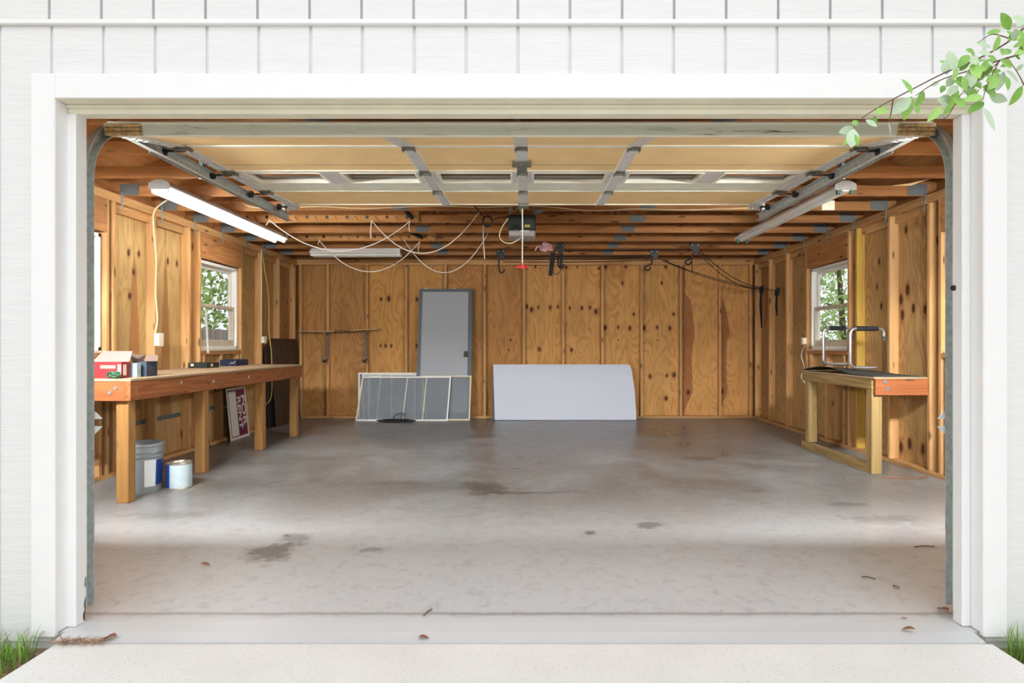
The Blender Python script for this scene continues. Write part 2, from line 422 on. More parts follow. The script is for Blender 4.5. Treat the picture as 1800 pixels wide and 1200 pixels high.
m, nt, b = new_mat('dirty_rail')       # pale aluminium with dark grime smears
tc = nt.nodes.new('ShaderNodeTexCoord').outputs['Object']
v = node(nt, 'ShaderNodeVectorMath', {0: tc, 1: (5.0, 40.0, 60.0)}, operation='MULTIPLY').outputs[0]
nz = node(nt, 'ShaderNodeTexNoise', {'Vector': v, 'Scale': 1.0, 'Detail': 6.0, 'Roughness': 0.75}).outputs['Fac']
nz2 = node(nt, 'ShaderNodeTexNoise', {'Vector': tc, 'Scale': 1.6, 'Detail': 2.0}).outputs['Fac']
c = mixc(nt, math_(nt, 'MULTIPLY', smooth(nt, nz, 0.52, 0.66), smooth(nt, nz2, 0.42, 0.62)), (0.66, 0.69, 0.58), (0.16, 0.12, 0.08))
nt.links.new(c, b.inputs['Base Color']); b.inputs['Roughness'].default_value = 0.55
m, nt, b = new_mat('glass')
b.inputs['Base Color'].default_value = (0.05, 0.055, 0.06, 1); b.inputs['Roughness'].default_value = 0.03
b.inputs['Alpha'].default_value = 0.10; b.inputs['IOR'].default_value = 1.45
m, nt, b = new_mat('screen_mesh')      # woven insect mesh: dark threads with open holes
tc = nt.nodes.new('ShaderNodeTexCoord').outputs['Object']
nz = node(nt, 'ShaderNodeTexNoise', {'Vector': tc, 'Scale': 5.0, 'Detail': 3.0}).outputs['Fac']
nt.links.new(ramp(nt, nz, [(0.3, (0.26, 0.29, 0.32)), (0.7, (0.34, 0.375, 0.405))]), b.inputs['Base Color'])
b.inputs['Roughness'].default_value = 0.7; b.inputs['Alpha'].default_value = 0.42
m, nt, b = new_mat('door_mesh')
nt.links.new(ramp(nt, node(nt, 'ShaderNodeTexNoise', {'Vector': nt.nodes.new('ShaderNodeTexCoord').outputs['Object'], 'Scale': 60.0}).outputs['Fac'], [(0.3, (0.38, 0.40, 0.425)), (0.7, (0.45, 0.47, 0.49))]), b.inputs['Base Color'])
b.inputs['Roughness'].default_value = 0.75; b.inputs['Alpha'].default_value = 0.93
# painted plywood siding with faint horizontal brushed texture
m, nt, b = new_mat('siding_white')
g = nt.nodes.new('ShaderNodeNewGeometry').outputs['Position']
v = node(nt, 'ShaderNodeVectorMath', {0: g, 1: (9.0, 9.0, 170.0)}, operation='MULTIPLY').outputs[0]
nz = node(nt, 'ShaderNodeTexNoise', {'Vector': v, 'Scale': 1.0, 'Detail': 2.0}).outputs['Fac']
nt.links.new(ramp(nt, nz, [(0.3, (0.755, 0.76, 0.765)), (0.65, (0.80, 0.80, 0.805))]), b.inputs['Base Color'])
b.inputs['Roughness'].default_value = 0.55
nt.links.new(node(nt, 'ShaderNodeBump', {'Height': nz, 'Strength': 0.25, 'Distance': 0.003}).outputs[0], b.inputs['Normal'])
# garage floor
m, nt, b = new_mat('concrete_floor')
g = nt.nodes.new('ShaderNodeNewGeometry').outputs['Position']; sp = node(nt, 'ShaderNodeSeparateXYZ', {0: g})
na = node(nt, 'ShaderNodeTexNoise', {'Vector': g, 'Scale': 0.9, 'Detail': 5.0, 'Roughness': 0.6, 'Distortion': 0.6}).outputs['Fac']
nb = node(nt, 'ShaderNodeTexNoise', {'Vector': g, 'Scale': 5.5, 'Detail': 6.0, 'Roughness': 0.65}).outputs['Fac']
nc = node(nt, 'ShaderNodeTexNoise', {'Vector': g, 'Scale': 55.0, 'Detail': 3.0}).outputs['Fac']
nd = node(nt, 'ShaderNodeTexNoise', {'Vector': g, 'Scale': 2.4, 'Detail': 7.0, 'Roughness': 0.62, 'Distortion': 1.2}).outputs['Fac']
c = ramp(nt, na, [(0.34, (0.145, 0.138, 0.125)), (0.5, (0.225, 0.225, 0.218)), (0.64, (0.31, 0.32, 0.325))])
c = mixc(nt, math_(nt, 'MULTIPLY', smooth(nt, nd, 0.42, 0.75), 0.6), c, (0.135, 0.12, 0.10))
c = mixc(nt, math_(nt, 'MULTIPLY', smooth(nt, nc, 0.45, 0.75), 0.22), c, (0.42, 0.42, 0.41))
front_daylight = math_(nt, 'SUBTRACT', 1.0, smooth(nt, math_(nt, 'ADD', sp.outputs[1], math_(nt, 'MULTIPLY', math_(nt, 'SUBTRACT', na, 0.5), 1.2)), 2.6, 5.2))
c = mixc(nt, math_(nt, 'MULTIPLY', front_daylight, 0.78), c, (0.70, 0.715, 0.74))  # daylight by the opening painted in as a paler floor tone
ne = node(nt, 'ShaderNodeTexNoise', {'Vector': g, 'Scale': 13.0, 'Detail': 7.0, 'Roughness': 0.72, 'Distortion': 0.5}).outputs['Fac']
c = mixc(nt, math_(nt, 'MULTIPLY', smooth(nt, ne, 0.46, 0.74), 0.36), c, (0.17, 0.15, 0.13))
c = mixc(nt, math_(nt, 'MULTIPLY', smooth(nt, ne, 0.50, 0.30), 0.30), c, (0.46, 0.46, 0.45))
nr = node(nt, 'ShaderNodeTexNoise', {'Vector': g, 'Scale': 3.7, 'Detail': 6.0, 'Roughness': 0.7}).outputs['Fac']
c = mixc(nt, math_(nt, 'MULTIPLY', smooth(nt, nr, 0.58, 0.72), 0.35), c, (0.26, 0.17, 0.105))     # rusty brown blooms
def floor_pt(px, py): Y = CAMZ*F/(py-CY); return X_(px, Y), Y
stains = [(850, 856, .20, .30, .75), (905, 866, .34, .05, .7), (480, 968, .16, .20, .7), (520, 945, .12, .12, .5), (690, 848, .25, .10, .35),
          (1035, 936, .06, .06, .8), (1140, 922, .13, .09, .6), (1235, 806, .20, .16, .6), (1490, 886, .17, .08, .6), (655, 966, .08, .06, .5),
          (1150, 760, .5, .55, .35), (850, 765, .25, .35, .4), (1325, 862, .10, .08, .5), (420, 850, .5, .25, .35), (300, 905, .35, .12, .35), (1560, 912, .3, .12, .35)]
jit = node(nt, 'ShaderNodeTexNoise', {'Vector': g, 'Scale': 7.0, 'Detail': 5.0, 'Roughness': 0.7}).outputs['Fac']
for (px, py, rx, ry, k) in stains:
    fx, fy = floor_pt(px, py)
    dx = math_(nt, 'DIVIDE', math_(nt, 'SUBTRACT', sp.outputs[0], fx), rx); dy = math_(nt, 'DIVIDE', math_(nt, 'SUBTRACT', sp.outputs[1], fy), ry)
    d = math_(nt, 'SQRT', math_(nt, 'ADD', math_(nt, 'MULTIPLY', dx, dx), math_(nt, 'MULTIPLY', dy, dy)))
    d = math_(nt, 'ADD', d, math_(nt, 'MULTIPLY', math_(nt, 'SUBTRACT', jit, 0.5), 3.2))
    c = mixc(nt, math_(nt, 'MULTIPLY', math_(nt, 'SUBTRACT', 1.0, smooth(nt, d, 0.35, 1.1)), k), c, (0.085, 0.068, 0.055))
vo = node(nt, 'ShaderNodeTexVoronoi', {'Vector': g, 'Scale': 9.0}).outputs['Distance']
c = mixc(nt, math_(nt, 'MULTIPLY', math_(nt, 'SUBTRACT', 1.0, smooth(nt, vo, 0.012, 0.035)), 0.6), c, (0.72, 0.69, 0.64))   # dried paint flecks
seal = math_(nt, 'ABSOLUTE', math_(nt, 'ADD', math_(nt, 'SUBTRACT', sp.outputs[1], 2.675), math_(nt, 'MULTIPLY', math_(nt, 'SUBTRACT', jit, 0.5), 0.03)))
c = mixc(nt, math_(nt, 'MULTIPLY', math_(nt, 'SUBTRACT', 1.0, smooth(nt, seal, 0.004, 0.022)), 0.55), c, (0.20, 0.185, 0.17))  # thin darker line where the door seal rests
edge = math_(nt, 'SUBTRACT', 1.0, smooth(nt, math_(nt, 'ADD', sp.outputs[1], math_(nt, 'MULTIPLY', math_(nt, 'SUBTRACT', nb, 0.5), 0.05)), 2.62, 2.66))
c = mixc(nt, edge, c, (0.63, 0.645, 0.66))      # rain-washed lip outside the seal
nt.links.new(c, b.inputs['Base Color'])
rr = ramp(nt, na, [(0.3, (0.26,)), (0.7, (0.46,))]); nt.links.new(rr, b.inputs['Roughness'])
nt.links.new(node(nt, 'ShaderNodeBump', {'Height': nb, 'Strength': 0.12, 'Distance': 0.004}).outputs[0], b.inputs['Normal'])
m, nt, b = new_mat('driveway')
g = nt.nodes.new('ShaderNodeNewGeometry').outputs['Position']
na = node(nt, 'ShaderNodeTexNoise', {'Vector': g, 'Scale': 3.0, 'Detail': 5.0}).outputs['Fac']
c = ramp(nt, na, [(0.3, (0.77, 0.76, 0.735)), (0.7, (0.83, 0.825, 0.805))])
vo = node(nt, 'ShaderNodeTexVoronoi', {'Vector': g, 'Scale': 70.0}); 
c = mixc(nt, math_(nt, 'MULTIPLY', math_(nt, 'SUBTRACT', 1.0, smooth(nt, vo.outputs['Distance'], 0.10, 0.25)), 0.45), c, (0.38, 0.33, 0.28))
nc = node(nt, 'ShaderNodeTexNoise', {'Vector': g, 'Scale': 120.0, 'Detail': 2.0}).outputs['Fac']
nt.links.new(c, b.inputs['Base Color']); b.inputs['Roughness'].default_value = 0.85
nt.links.new(node(nt, 'ShaderNodeBump', {'Height': nc, 'Strength': 0.35, 'Distance': 0.004}).outputs[0], b.inputs['Normal'])
m, nt, b = new_mat('soil')
g = nt.nodes.new('ShaderNodeNewGeometry').outputs['Position']
na = node(nt, 'ShaderNodeTexNoise', {'Vector': g, 'Scale': 2.2, 'Detail': 6.0}).outputs['Fac']
nb = node(nt, 'ShaderNodeTexNoise', {'Vector': g, 'Scale': 45.0, 'Detail': 4.0}).outputs['Fac']
c = ramp(nt, nb, [(0.3, (0.20, 0.13, 0.08)), (0.7, (0.42, 0.31, 0.21))])
c = mixc(nt, math_(nt, 'MULTIPLY', smooth(nt, na, 0.42, 0.55), 0.5), c, (0.26, 0.28, 0.15))
nt.links.new(c, b.inputs['Base Color']); b.inputs['Roughness'].default_value = 0.95

# ================================================================== STRUCTURE
XL, XR, YB, SD = -3.587, 3.508, 9.79, 0.089
ZP, ZT = 2.384, 2.46            # underside / top of the double top plate
XC = -0.035                     # centre line of garage and door opening
def bwall(px, py, Y=YB+SD): return X_(px, Y), Z_(py, Y)

# ---- ground, driveway, floor slab
g = MB().box((-40, -40, -0.30), (40, 60, -0.07)).build('ground', 'soil'); tag(g, 'bare soil and thin grass around the garage', 'ground', kind='structure')
d = MB().cbox((-1.83, -14, -0.2), (1.80, 2.438, -0.012), 0.012).build('driveway', 'driveway'); tag(d, 'pale speckled concrete driveway in front of the opening', 'driveway', kind='structure')
mb = MB()
prof = [(2.4452, -0.2), (2.4452, -0.0125), (2.515, -0.004), (2.515, -0.2)]
mb.prism([(-1.845, y, z) for y, z in prof], (3.62, 0, 0))
prof = [(2.515, -0.2), (2.515, -0.004), (2.60, 0.0), (2.66, 0.0), (9.95, 0.0), (9.95, -0.2)]
mb.prism([(-3.74, y, z) for y, z in prof], (7.40, 0, 0))
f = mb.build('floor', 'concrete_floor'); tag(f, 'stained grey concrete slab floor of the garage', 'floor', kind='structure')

# ---- back wall
wb = thing('wall_back', (0, YB+SD, 0), 'back garage wall of bare plywood sheets and studs', 'wall', kind='structure')
SX = [-0.062+0.6097*k for k in range(-5, 6)]
def zk(lst, x0, y0, s, rh=0.022, rz=0.036):      # zoomed-photo coordinates of knots on the back sheathing
    out = []
    for it in lst:
        q = it if len(it) == 3 else (*it, 1.0)
        h, z = bwall(x0+q[0]/s, y0+q[1]/s); out.append((h, z, rh*q[2], rz*q[2]))
    return out
LB, DB = (0.70, 0.385, 0.125), (0.45, 0.205, 0.055)
kA = zk([(268,418),(298,438,1.1),(340,424,.8),(413,424),(461,420,.8),(535,428,.8),(610,428),(661,425,.9),(697,450,1.2),(346,684,1.0),(545,688,.9),(322,172,.7),(515,175,.7),(715,182,.6),(583,172,.5)], 850, 420, 3.53)
kB = zk([(862,273,.8),(1106,273,.8),(932,466,.8),(1179,466,.8),(755,550,1.1),(835,547,.8),(908,553,1.),(996,550,1.2),(1078,548,.8),(1157,553,1.),(835,628,.35),(1080,628,.35),(757,170,1.2),(882,170,.9),(1130,170,.9),(1033,852,1.),(1137,847,.8),(1182,843,1.2),(1132,988,1.1)], 850, 420, 3.53)
kC = zk([(1270,950,1.2),(1480,945,1.1)], 850, 420, 3.53)
kD = zk([(167,625,.6),(157,688,.5)], 850, 420, 3.53)
kE = zk([(600,373,.9),(647,370,1.3),(822,373,.9),(597,662,.7),(628,662,.9),(663,662,.8),(822,662,.9)], 500, 420, 3.53)
def st(px0, rows):     # streak that hugs the left edge of a bay: rows of (zoom y, zoom right-x)
    h0 = bwall(850+px0/3.53, 600)[0]
    return (h0, [(bwall(0, 420+y/3.53)[1], 2*max(0.004, (r-px0)/3.53*(YB+SD)/F)) for y, r in rows], 1)
s1 = st(1232, [(170,1250),(340,1252),(380,1285),(480,1300),(600,1311),(640,1302),(700,1291),(950,1297),(1030,1260),(1085,1245)])
s2 = st(1468, [(340,1472),(400,1493),(480,1514),(600,1527),(640,1511),(800,1506),(950,1512),(1020,1482),(1060,1470)])
plywood('ply_back_a', LB, DB, 'x', knots=kA, seed=1.3)
plywood('ply_back_b', LB, DB, 'x', knots=kB, seed=4.1)
plywood('ply_back_c', (0.70, 0.375, 0.125), (0.48, 0.215, 0.06), 'x', knots=kC, streaks=[s1, s2], seed=9.2)
plywood('ply_back_d', (0.56, 0.285, 0.09), (0.36, 0.15, 0.042), 'x', knots=kD, seed=13.7, tone=0.95)
plywood('ply_back_e', (0.68, 0.365, 0.11), (0.43, 0.19, 0.048), 'x', knots=kE, seed=17.1, tone=0.97)
plywood('ply_back_f', (0.55, 0.285, 0.092), (0.34, 0.145, 0.042), 'x', seed=21.9, tone=0.95)
edges = [XL-SD, SX[1], SX[3], SX[5], SX[7], SX[9], XR+SD]
for i, mname in enumerate(['ply_back_f', 'ply_back_e', 'ply_back_d', 'ply_back_a', 'ply_back_b', 'ply_back_c']):
    MB().box((edges[i]+0.001, YB+SD, 0), (edges[i+1]-0.001, YB+SD+0.014, ZT)).build('sheathing_panel', mname, wb)
board('bottom_plate', (XL, YB, 0), (XR, YB+SD, 0.038), 'stud_x', wb)
board('top_plate', (XL, YB, ZP), (XR, YB+SD, ZP+0.038), 'stud_x', wb)
board('top_plate', (XL, YB, ZP+0.038), (XR, YB+SD, ZT), 'stud_x', wb)
for x in SX+[XL+0.055, XR-0.045]:
    board('stud', (x-0.019, YB, 0.038), (x+0.019, YB+SD, ZP), 'stud_z', wb)
mb = MB(); yg = YB+SD+0.015; mb.prism([(XL-0.22, yg, ZT-0.02), (XR+0.22, yg, ZT-0.02), (XR+0.22, yg, ZT+0.105), (XC, yg, ZT+1.61), (XL-0.22, yg, ZT+0.105)], (0, 0.02, 0)); mb.build('gable_panel', 'truss_x', wb)

# ---- windows in the side walls
def window(n, s, Xs, y0, y1, z0, z1, label):
    """double-hung; s=-1 left wall, +1 right wall; Xs = inner face of sheathing"""
    w = thing('window_%d' % n, (Xs, (y0+y1)/2, z0), label, 'window', kind='structure')
    xi, xo = Xs-s*0.055, Xs+s*0.05
    t = 0.035
    for (a, b2) in (((y0, z0), (y0+t, z1)), ((y1-t, z0), (y1, z1)), ((y0, z1-t), (y1, z1)), ((y0, z0), (y1, z0+t))):
        MB().cbox((xi, a[0], a[1]), (xo, b2[0], b2[1]), 0.004).build('frame', 'window_white', w)
    zm = (z0+z1)/2; r = 0.04
    for (zz0, zz1, xx, nm) in ((zm-0.02, z1-t, Xs+s*0.02, 'upper_sash'), (z0+t, zm+0.02, Xs-s*0.015, 'lower_sash')):
        mb = MB()
        bot = 0.075 if nm == 'lower_sash' else r
        mb.cbox((xx-0.015, y0+t, zz0), (xx+0.015, y0+t+r, zz1)); mb.cbox((xx-0.015, y1-t-r, zz0), (xx+0.015, y1-t, zz1))
        mb.cbox((xx-0.015, y0+t+r, zz1-r), (xx+0.015, y1-t-r, zz1)); mb.cbox((xx-0.015, y0+t+r, zz0), (xx+0.015, y1-t-r, zz0+bot))
        so = mb.build(nm, 'window_white' if nm == 'upper_sash' else 'window_tan', w)
        MB().box((xx-0.002, y0+t+r, zz0+bot), (xx+0.002, y1-t-r, zz1-r)).build('pane', 'glass', so)
    MB().cbox((Xs-s*0.03, (y0+y1)/2-0.03, zm+0.02), (Xs-s*0.06, (y0+y1)/2+0.03, zm+0.035)).build('latch', 'hinge_steel', w)
    MB().cbox((xi-s*0.03, y0-0.015, z0-0.02), (xo, y1+0.015, z0), 0.004).build('window_sill', 'window_tan', w)
    return w
# ---- side walls
def side_wall(s, Xf, studs, wins, sheets, name, label):
    Xs = Xf+s*SD
    w = thing(name, (Xs, 6.2, 0), label, 'wall', kind='structure')
    a, b2 = sorted((Xf, Xs))
    board('bottom_plate', (a, 2.62, 0), (b2, YB+SD, 0.038), 'stud_y', w)
    board('top_plate', (a, 2.62, ZP), (b2, YB+SD, ZP+0.038), 'stud_y', w)
    board('top_plate', (a, 2.62, ZP+0.038), (b2, YB+SD, ZT), 'stud_y', w)
    for y in studs:
        m = 'stud_z'
        if isinstance(y, tuple): y, m = y
        board('stud', (a, y-0.019, 0.038), (b2, y+0.019, ZP), m, w)
    for (y0, y1, z0, z1) in wins:
        board('header', (a, y0-0.03, z1+0.012), (b2, y1+0.03, ZP), 'truss_y', w)
        board('sill_plate', (a, y0-0.03, z0-0.062), (b2, y1+0.03, z0-0.022), 'truss_y', w)
        for k in (0.06, 0.5, 0.94):
            yc = y0+(y1-y0)*k; board('cripple_stud', (a, yc-0.019, 0.038), (b2, yc+0.019, z0-0.062), 'stud_z', w)
    for (y0, y1, z0, z1, m) in sheets:
        MB().box((Xs, y0+0.001, z0), (Xs+s*0.014, y1-0.001, z1)).build('sheathing_panel', m, w)
    ys = sorted([(y[0] if isinstance(y, tuple) else y) for y in studs])
    for y0, y1 in zip(ys[:-1], ys[1:]):
        if 0.3 < y1-y0 < 0.7: board('blocking', (Xs-s*0.04, y0+0.019, ZP-0.075), (Xs, y1-0.019, ZP), 'stud_y', w)
    return w
def lwall(px, py, X=XL-SD): Y = X*F/(px-CX); return Y, Z_(py, Y)
def rwall(px, py, X=XR+SD): Y = X*F/(px-CX); return Y, Z_(py, Y)
def tri(px_top, py_top, wbot, zbot, X): # heartwood wedge that widens downwards
    y, z = lwall(px_top, py_top); return (y, [(zbot, wbot), ((zbot+z)/2, wbot*0.62), (z-0.15, wbot*0.25), (z, 0.01)])
LL, LD = (0.60, 0.40, 0.165), (0.42, 0.245, 0.085)
plywood('ply_left_a', LL, LD, 'y', seed=3.0, streaks=[tri(236, 450, 0.24, 0.4, 0), tri(291, 448, 0.20, 0.4, 0)], streak_col=(0.33, 0.13, 0.04),
        knots=[(*lwall(226, 444), .02, .035), (*lwall(244, 446), .018, .03), (*lwall(235, 478), .02, .03), (*lwall(228, 520), .024, .032), (*lwall(295, 459), .018, .035), (*lwall(311, 463), .018, .035), (*lwall(320, 490), .018, .03)])
plywood('ply_left_b', (0.58, 0.355, 0.135), (0.37, 0.185, 0.06), 'y', seed=6.0, gen_knots=0.7)
plywood('ply_left_c', (0.50, 0.285, 0.105), (0.31, 0.145, 0.047), 'y', seed=8.5, gen_knots=0.9)
plywood('ply_left_low', (0.64, 0.40, 0.17), (0.47, 0.25, 0.085), 'y', seed=11.0, fine=0.35)
rk = [(740,330,1.2),(797,370,1.1),(747,400,1.2),(640,155,.8),(770,285,1.3),(630,270,.7),(650,360,.8),(850,375,1.),(740,1005,1.3),(780,990,1.3),(840,1015,1.2),(763,10,.9)]
plywood('ply_right_a', (0.60, 0.37, 0.15), (0.34, 0.175, 0.058), 'y', seed=31.0, knots=[(*rwall(1300+x/2.608, 400+y/2.608), .024*k, .045*k) for x, y, k in rk], fine=0.6)
plywood('ply_right_b', (0.55, 0.34, 0.14), (0.33, 0.175, 0.062), 'y', seed=35.0, gen_knots=0.6)
plywood('ply_right_c', (0.48, 0.28, 0.115), (0.30, 0.145, 0.052), 'y', seed=38.5, gen_knots=0.6)
WZ0, WZ1 = 1.09, 2.085
LW = [(6.935, 7.865), (4.46, 5.345)]; RW = [(6.955, 7.90), (4.44, 5.33)]
def sheets_for(W, ms, low=None):
    out = []; zb = 0.39 if low else 0.0
    def col(y0, y1, m, win=False):
        if win: out.append((y0, y1, zb, WZ0-0.02, m)); out.append((y0, y1, WZ1+0.012, ZT, m))
        else: out.append((y0, y1, zb, ZT, m))
        if low: out.append((y0, y1, 0, 0.386, low))
    (a0, a1), (b0, b1) = W[0], W[1]
    col(2.62, b0, ms[2]); col(b0, b1, ms[1], True); col(b1, a0, ms[0]); col(a0, a1, ms[1], True); col(a1, 9.12, ms[1]); col(9.12, YB+SD+0.014, ms[2])
    return out
wl = side_wall(-1, XL, [2.66, 3.23, 3.84, 4.43, 5.385, 5.47, 6.08, 6.69, 6.905, 7.90, 8.50, 9.11, 9.72], [(*w, WZ0, WZ1) for w in LW],
          sheets_for(LW, ['ply_left_a', 'ply_left_b', 'ply_left_c'], 'ply_left_low'), 'wall_left', 'left garage wall of light plywood and bare studs behind the long workbench')
for (y0, y1) in ((5.50, 6.06), (6.10, 6.67), (6.93, 7.4)):
    MB().box((XL-SD+0.001, y0, 0.385), (XL-SD+0.004, y1, 0.428)).build('flashing_strip', 'plate_grey', wl, label='grey metal strip over the seam')
wr = side_wall(1, XR, [2.66, 3.23, 3.84, 4.41, 5.37, 5.52, 6.13, (6.74, 'yellow_stud_z'), 6.90, 7.95, 8.57, 9.18, 9.73], [(*w, WZ0, WZ1) for w in RW],
          sheets_for(RW, ['ply_right_a', 'ply_right_b', 'ply_right_c']), 'wall_right', 'right garage wall of plywood and bare studs behind the small workbench')
window(1, -1, XL-SD, LW[0][0], LW[0][1], WZ0, WZ1, 'white double-hung window over the far half of the left workbench')
window(2, -1, XL-SD, LW[1][0], LW[1][1], WZ0, WZ1, 'window in left wall mostly hidden by the door frame, above red carton')
window(3, 1, XR+SD, RW[0][0], RW[0][1], WZ0, WZ1, 'white double-hung window behind the chrome grab rails on the right')
window(4, 1, XR+SD, RW[1][0], RW[1][1], WZ0, WZ1, 'window in right wall almost wholly hidden by the door frame')

# ---- front wall: siding strips between grooves, backing, casing
YF = 2.508                                                  # face of siding
wf = thing('wall_front', (XC, YF, 0), 'white grooved plywood siding around the garage opening', 'wall', kind='structure')
OX0, OX1 = XC-1.83, XC+1.83; OZ = 2.111
bk = MB()
bk.box((-3.70, YF+0.010, -0.05), (OX0-0.01, YF+0.105, ZT)); bk.box((OX1+0.01, YF+0.010, -0.05), (3.62, YF+0.105, ZT))
bk.box((OX0-0.01, YF+0.010, OZ+0.01), (OX1+0.01, YF+0.105, ZT))
bk.prism([(-3.80, YF+0.010, ZT), (3.73, YF+0.010, ZT), (3.73, YF+0.010, ZT+0.10), (XC, YF+0.010, ZT+1.60), (-3.80, YF+0.010, ZT+0.10)], (0, 0.03, 0))
bk.build('backing', 'siding_white', wf)
P0, PITCH, GR = X_(90.5, YF), 0.2062, 0.011
def roofz(x): return ZT+1.55*(1-abs(x-XC)/3.68)
ZL = 2.412
for k in range(-9, 27):
    x0 = P0+PITCH*k+GR/2; x1 = x0+PITCH-GR
    if x1 < -3.70 or x0 > 3.62: continue
    zb = OZ+0.06 if (x1 > OX0-0.02 and x0 < OX1+0.02) else -0.04
    MB().cbox((x0, YF, zb), (x1, YF+0.012, ZL), 0.002).build('siding_board', 'siding_white', wf)
    zt0, zt1 = max(ZL+0.05, roofz(x0)), max(ZL+0.05, roofz(x1))
    xs = [x0, x1]; mb = MB()
    mb.prism([(x0, YF-0.012, ZL+0.018), (x1, YF-0.012, ZL+0.018), (x1, YF-0.012, zt1), (x0, YF-0.012, zt0)], (0, 0.024, 0)); mb.build('siding_board', 'siding_white', wf)
MB().cbox((-3.70, YF-0.017, ZL-0.003), (3.62, YF+0.01, ZL+0.017), 0.003).build('lap_strip', 'white_trim', wf, label='thin white flashing strip between the two siding tiers')
# casing, jambs and stops of the opening
tr = thing('trim_1', (XC, 2.5, 0), 'white wooden casing and jambs framing the open garage door', 'door frame', kind='structure')
YT, CW = 2.482, 0.094
Y1, Y2, STOP = 2.552, 2.612, 0.036
MB().cbox((OX0-CW, YT, -0.012), (OX0, YF, OZ+CW+0.004), 0.003).build('casing_board', 'white_trim', tr)
MB().cbox((OX1, YT, -0.012), (OX1+CW, YF, OZ+CW+0.004), 0.003).build('casing_board', 'white_trim', tr)
MB().cbox((OX0+0.0005, YT, OZ), (OX1-0.0005, YF, OZ+CW+0.004), 0.003).build('casing_board', 'white_trim', tr)
MB().cbox((OX0-0.02, YT+0.003, 0), (OX0+0.001, Y2, OZ), 0.002).build('jamb', 'white_trim', tr)
MB().cbox((OX1-0.001, YT+0.003, 0), (OX1+0.02, Y2, OZ), 0.002).build('jamb', 'white_trim', tr)
MB().cbox((OX0, YT+0.003, OZ-0.001), (OX1, Y2, OZ+0.02), 0.002).build('head_jamb', 'cream_head', tr)
MB().cbox((OX0+0.001, Y1-0.012, OZ-0.014), (OX1-0.001, Y1, OZ-0.001), 0.004).build('head_bead', 'cream_head', tr)
MB().cbox((OX0+0.001, Y1, OZ-STOP), (OX1-0.001, Y2, OZ-0.001), 0.004).build('head_stop', 'cream_head', tr)
MB().cbox((OX1-STOP, Y1, 0.0), (OX1-0.001, Y2, OZ-STOP), 0.004).build('stop', 'white_trim', tr)
# left stop is chewed away by rot at the foot
rot = [(Y2, OZ-STOP), (Y2, 0.185), (Y2-0.010, 0.178), (Y2-0.013, 0.150), (Y2-0.004, 0.135), (Y2-0.003, 0.105), (Y2-0.012, 0.09), (Y2-0.016, 0.068), (Y2-0.012, 0.05), (Y2-0.022, 0.03), (Y2-0.02, 0.012), (Y2-0.01, 0.0), (Y1, 0.0), (Y1, OZ-STOP)]
MB().prism([(OX0+0.001, y, z) for y, z in rot], (STOP-0.001, 0, 0)).build('stop', 'white_trim', tr)
MB().box((OX0+0.004, Y2-0.03, 0), (OX0+STOP-0.006, Y2-0.001, 0.19)).build('rotted_wood', 'rotted_wood', tr, label='dark rotted wood at the foot of the left stop')
mb = MB(); yb = 2.62; mb.cyl((OX1-STOP-0.001, 2.60, Z_(506, 2.60)), (OX1-STOP-0.010, 2.60, Z_(506, 2.60)), 0.012, 0.010, 14)
mb.build('bumper', 'black_plastic', tr, label='small round dark bumper on right stop', smooth=True)
# interior framing of the front wall beside and above the opening
for x in (OX0-0.06, OX1+0.06, -2.5, -3.1, 2.43, 3.03):
    board('stud', (x-0.019, YF+0.106, 0.0), (x+0.019, YF+0.106+0.02, ZP), 'stud_z', wf)
board('door_header', (OX0-0.2, YF+0.106, OZ+0.06), (OX1+0.2, YF+0.14, ZP+0.06), 'truss_x', wf)

# ---- roof: trusses, deck, shingles
ce = thing('ceiling', (XC, 6.2, ZT), 'open roof framing of wooden trusses under plywood deck', 'ceiling', kind='structure')
HX0, HX1 = XL-0.10, XR+0.10; RISE = 1.45; HS = (HX1-HX0)/2
def topz(x): return ZT+0.10+RISE*(1-abs(x-XC)/HS)
TY = [4.38+0.6096*k for k in range(-2, 9)]
first = None
for y in TY:
    t = thing('roof_truss', (XC, y, ZT), parent=ce)
    board('bottom_chord', (HX0, y-0.019, ZT), (HX1, y+0.019, ZT+0.089), 'truss_x', t)
    if first is None:
        parts = []
        for sx in (-1, 1):
            ex = HX0 if sx < 0 else HX1
            parts.append(MB().beam((ex+sx*0.25, y, topz(ex)-RISE*0.25/HS), (XC-sx*0.0, y, topz(XC)), 0.038, 0.089).build('top_chord', 'truss_x', t))
            bx = XC+sx*1.21; mx = XC+sx*1.85
            parts.append(MB().beam((bx, y, ZT+0.07), (XC+sx*0.03, y, topz(XC)-0.08), 0.038, 0.089).build('web', 'truss_z', t))
            parts.append(MB().beam((bx, y, ZT+0.07), (mx, y, topz(mx)-0.04), 0.038, 0.089).build('web', 'truss_z', t))
            hx = (XL+0.06) if sx < 0 else (XR-0.06)
            mb = MB(); mb.box((hx-0.085, y-0.0215, ZT+0.004), (hx+0.085, y-0.0195, ZT+0.105))
            for i in range(6):
                for j in range(3): mb.box((hx-0.07+i*0.028-0.004, y-0.0225, ZT+0.018+j*0.032), (hx-0.07+i*0.028+0.004, y-0.0215, ZT+0.030+j*0.032))
            parts.append(mb.build('nail_plate', 'plate_grey', t))
            mb = MB(); mb.box((bx-0.075, y-0.0215, ZT+0.006), (bx+0.075, y-0.0195, ZT+0.083)); parts.append(mb.build('nail_plate', 'plate_grey', t))
        first = [(p.name, p, world_loc(p)-Vector((0, y, 0))) for p in parts]
    else:
        for nm, p, off in first: inst(nm.split('.')[0], p, off+Vector((0, y, 0)), t)
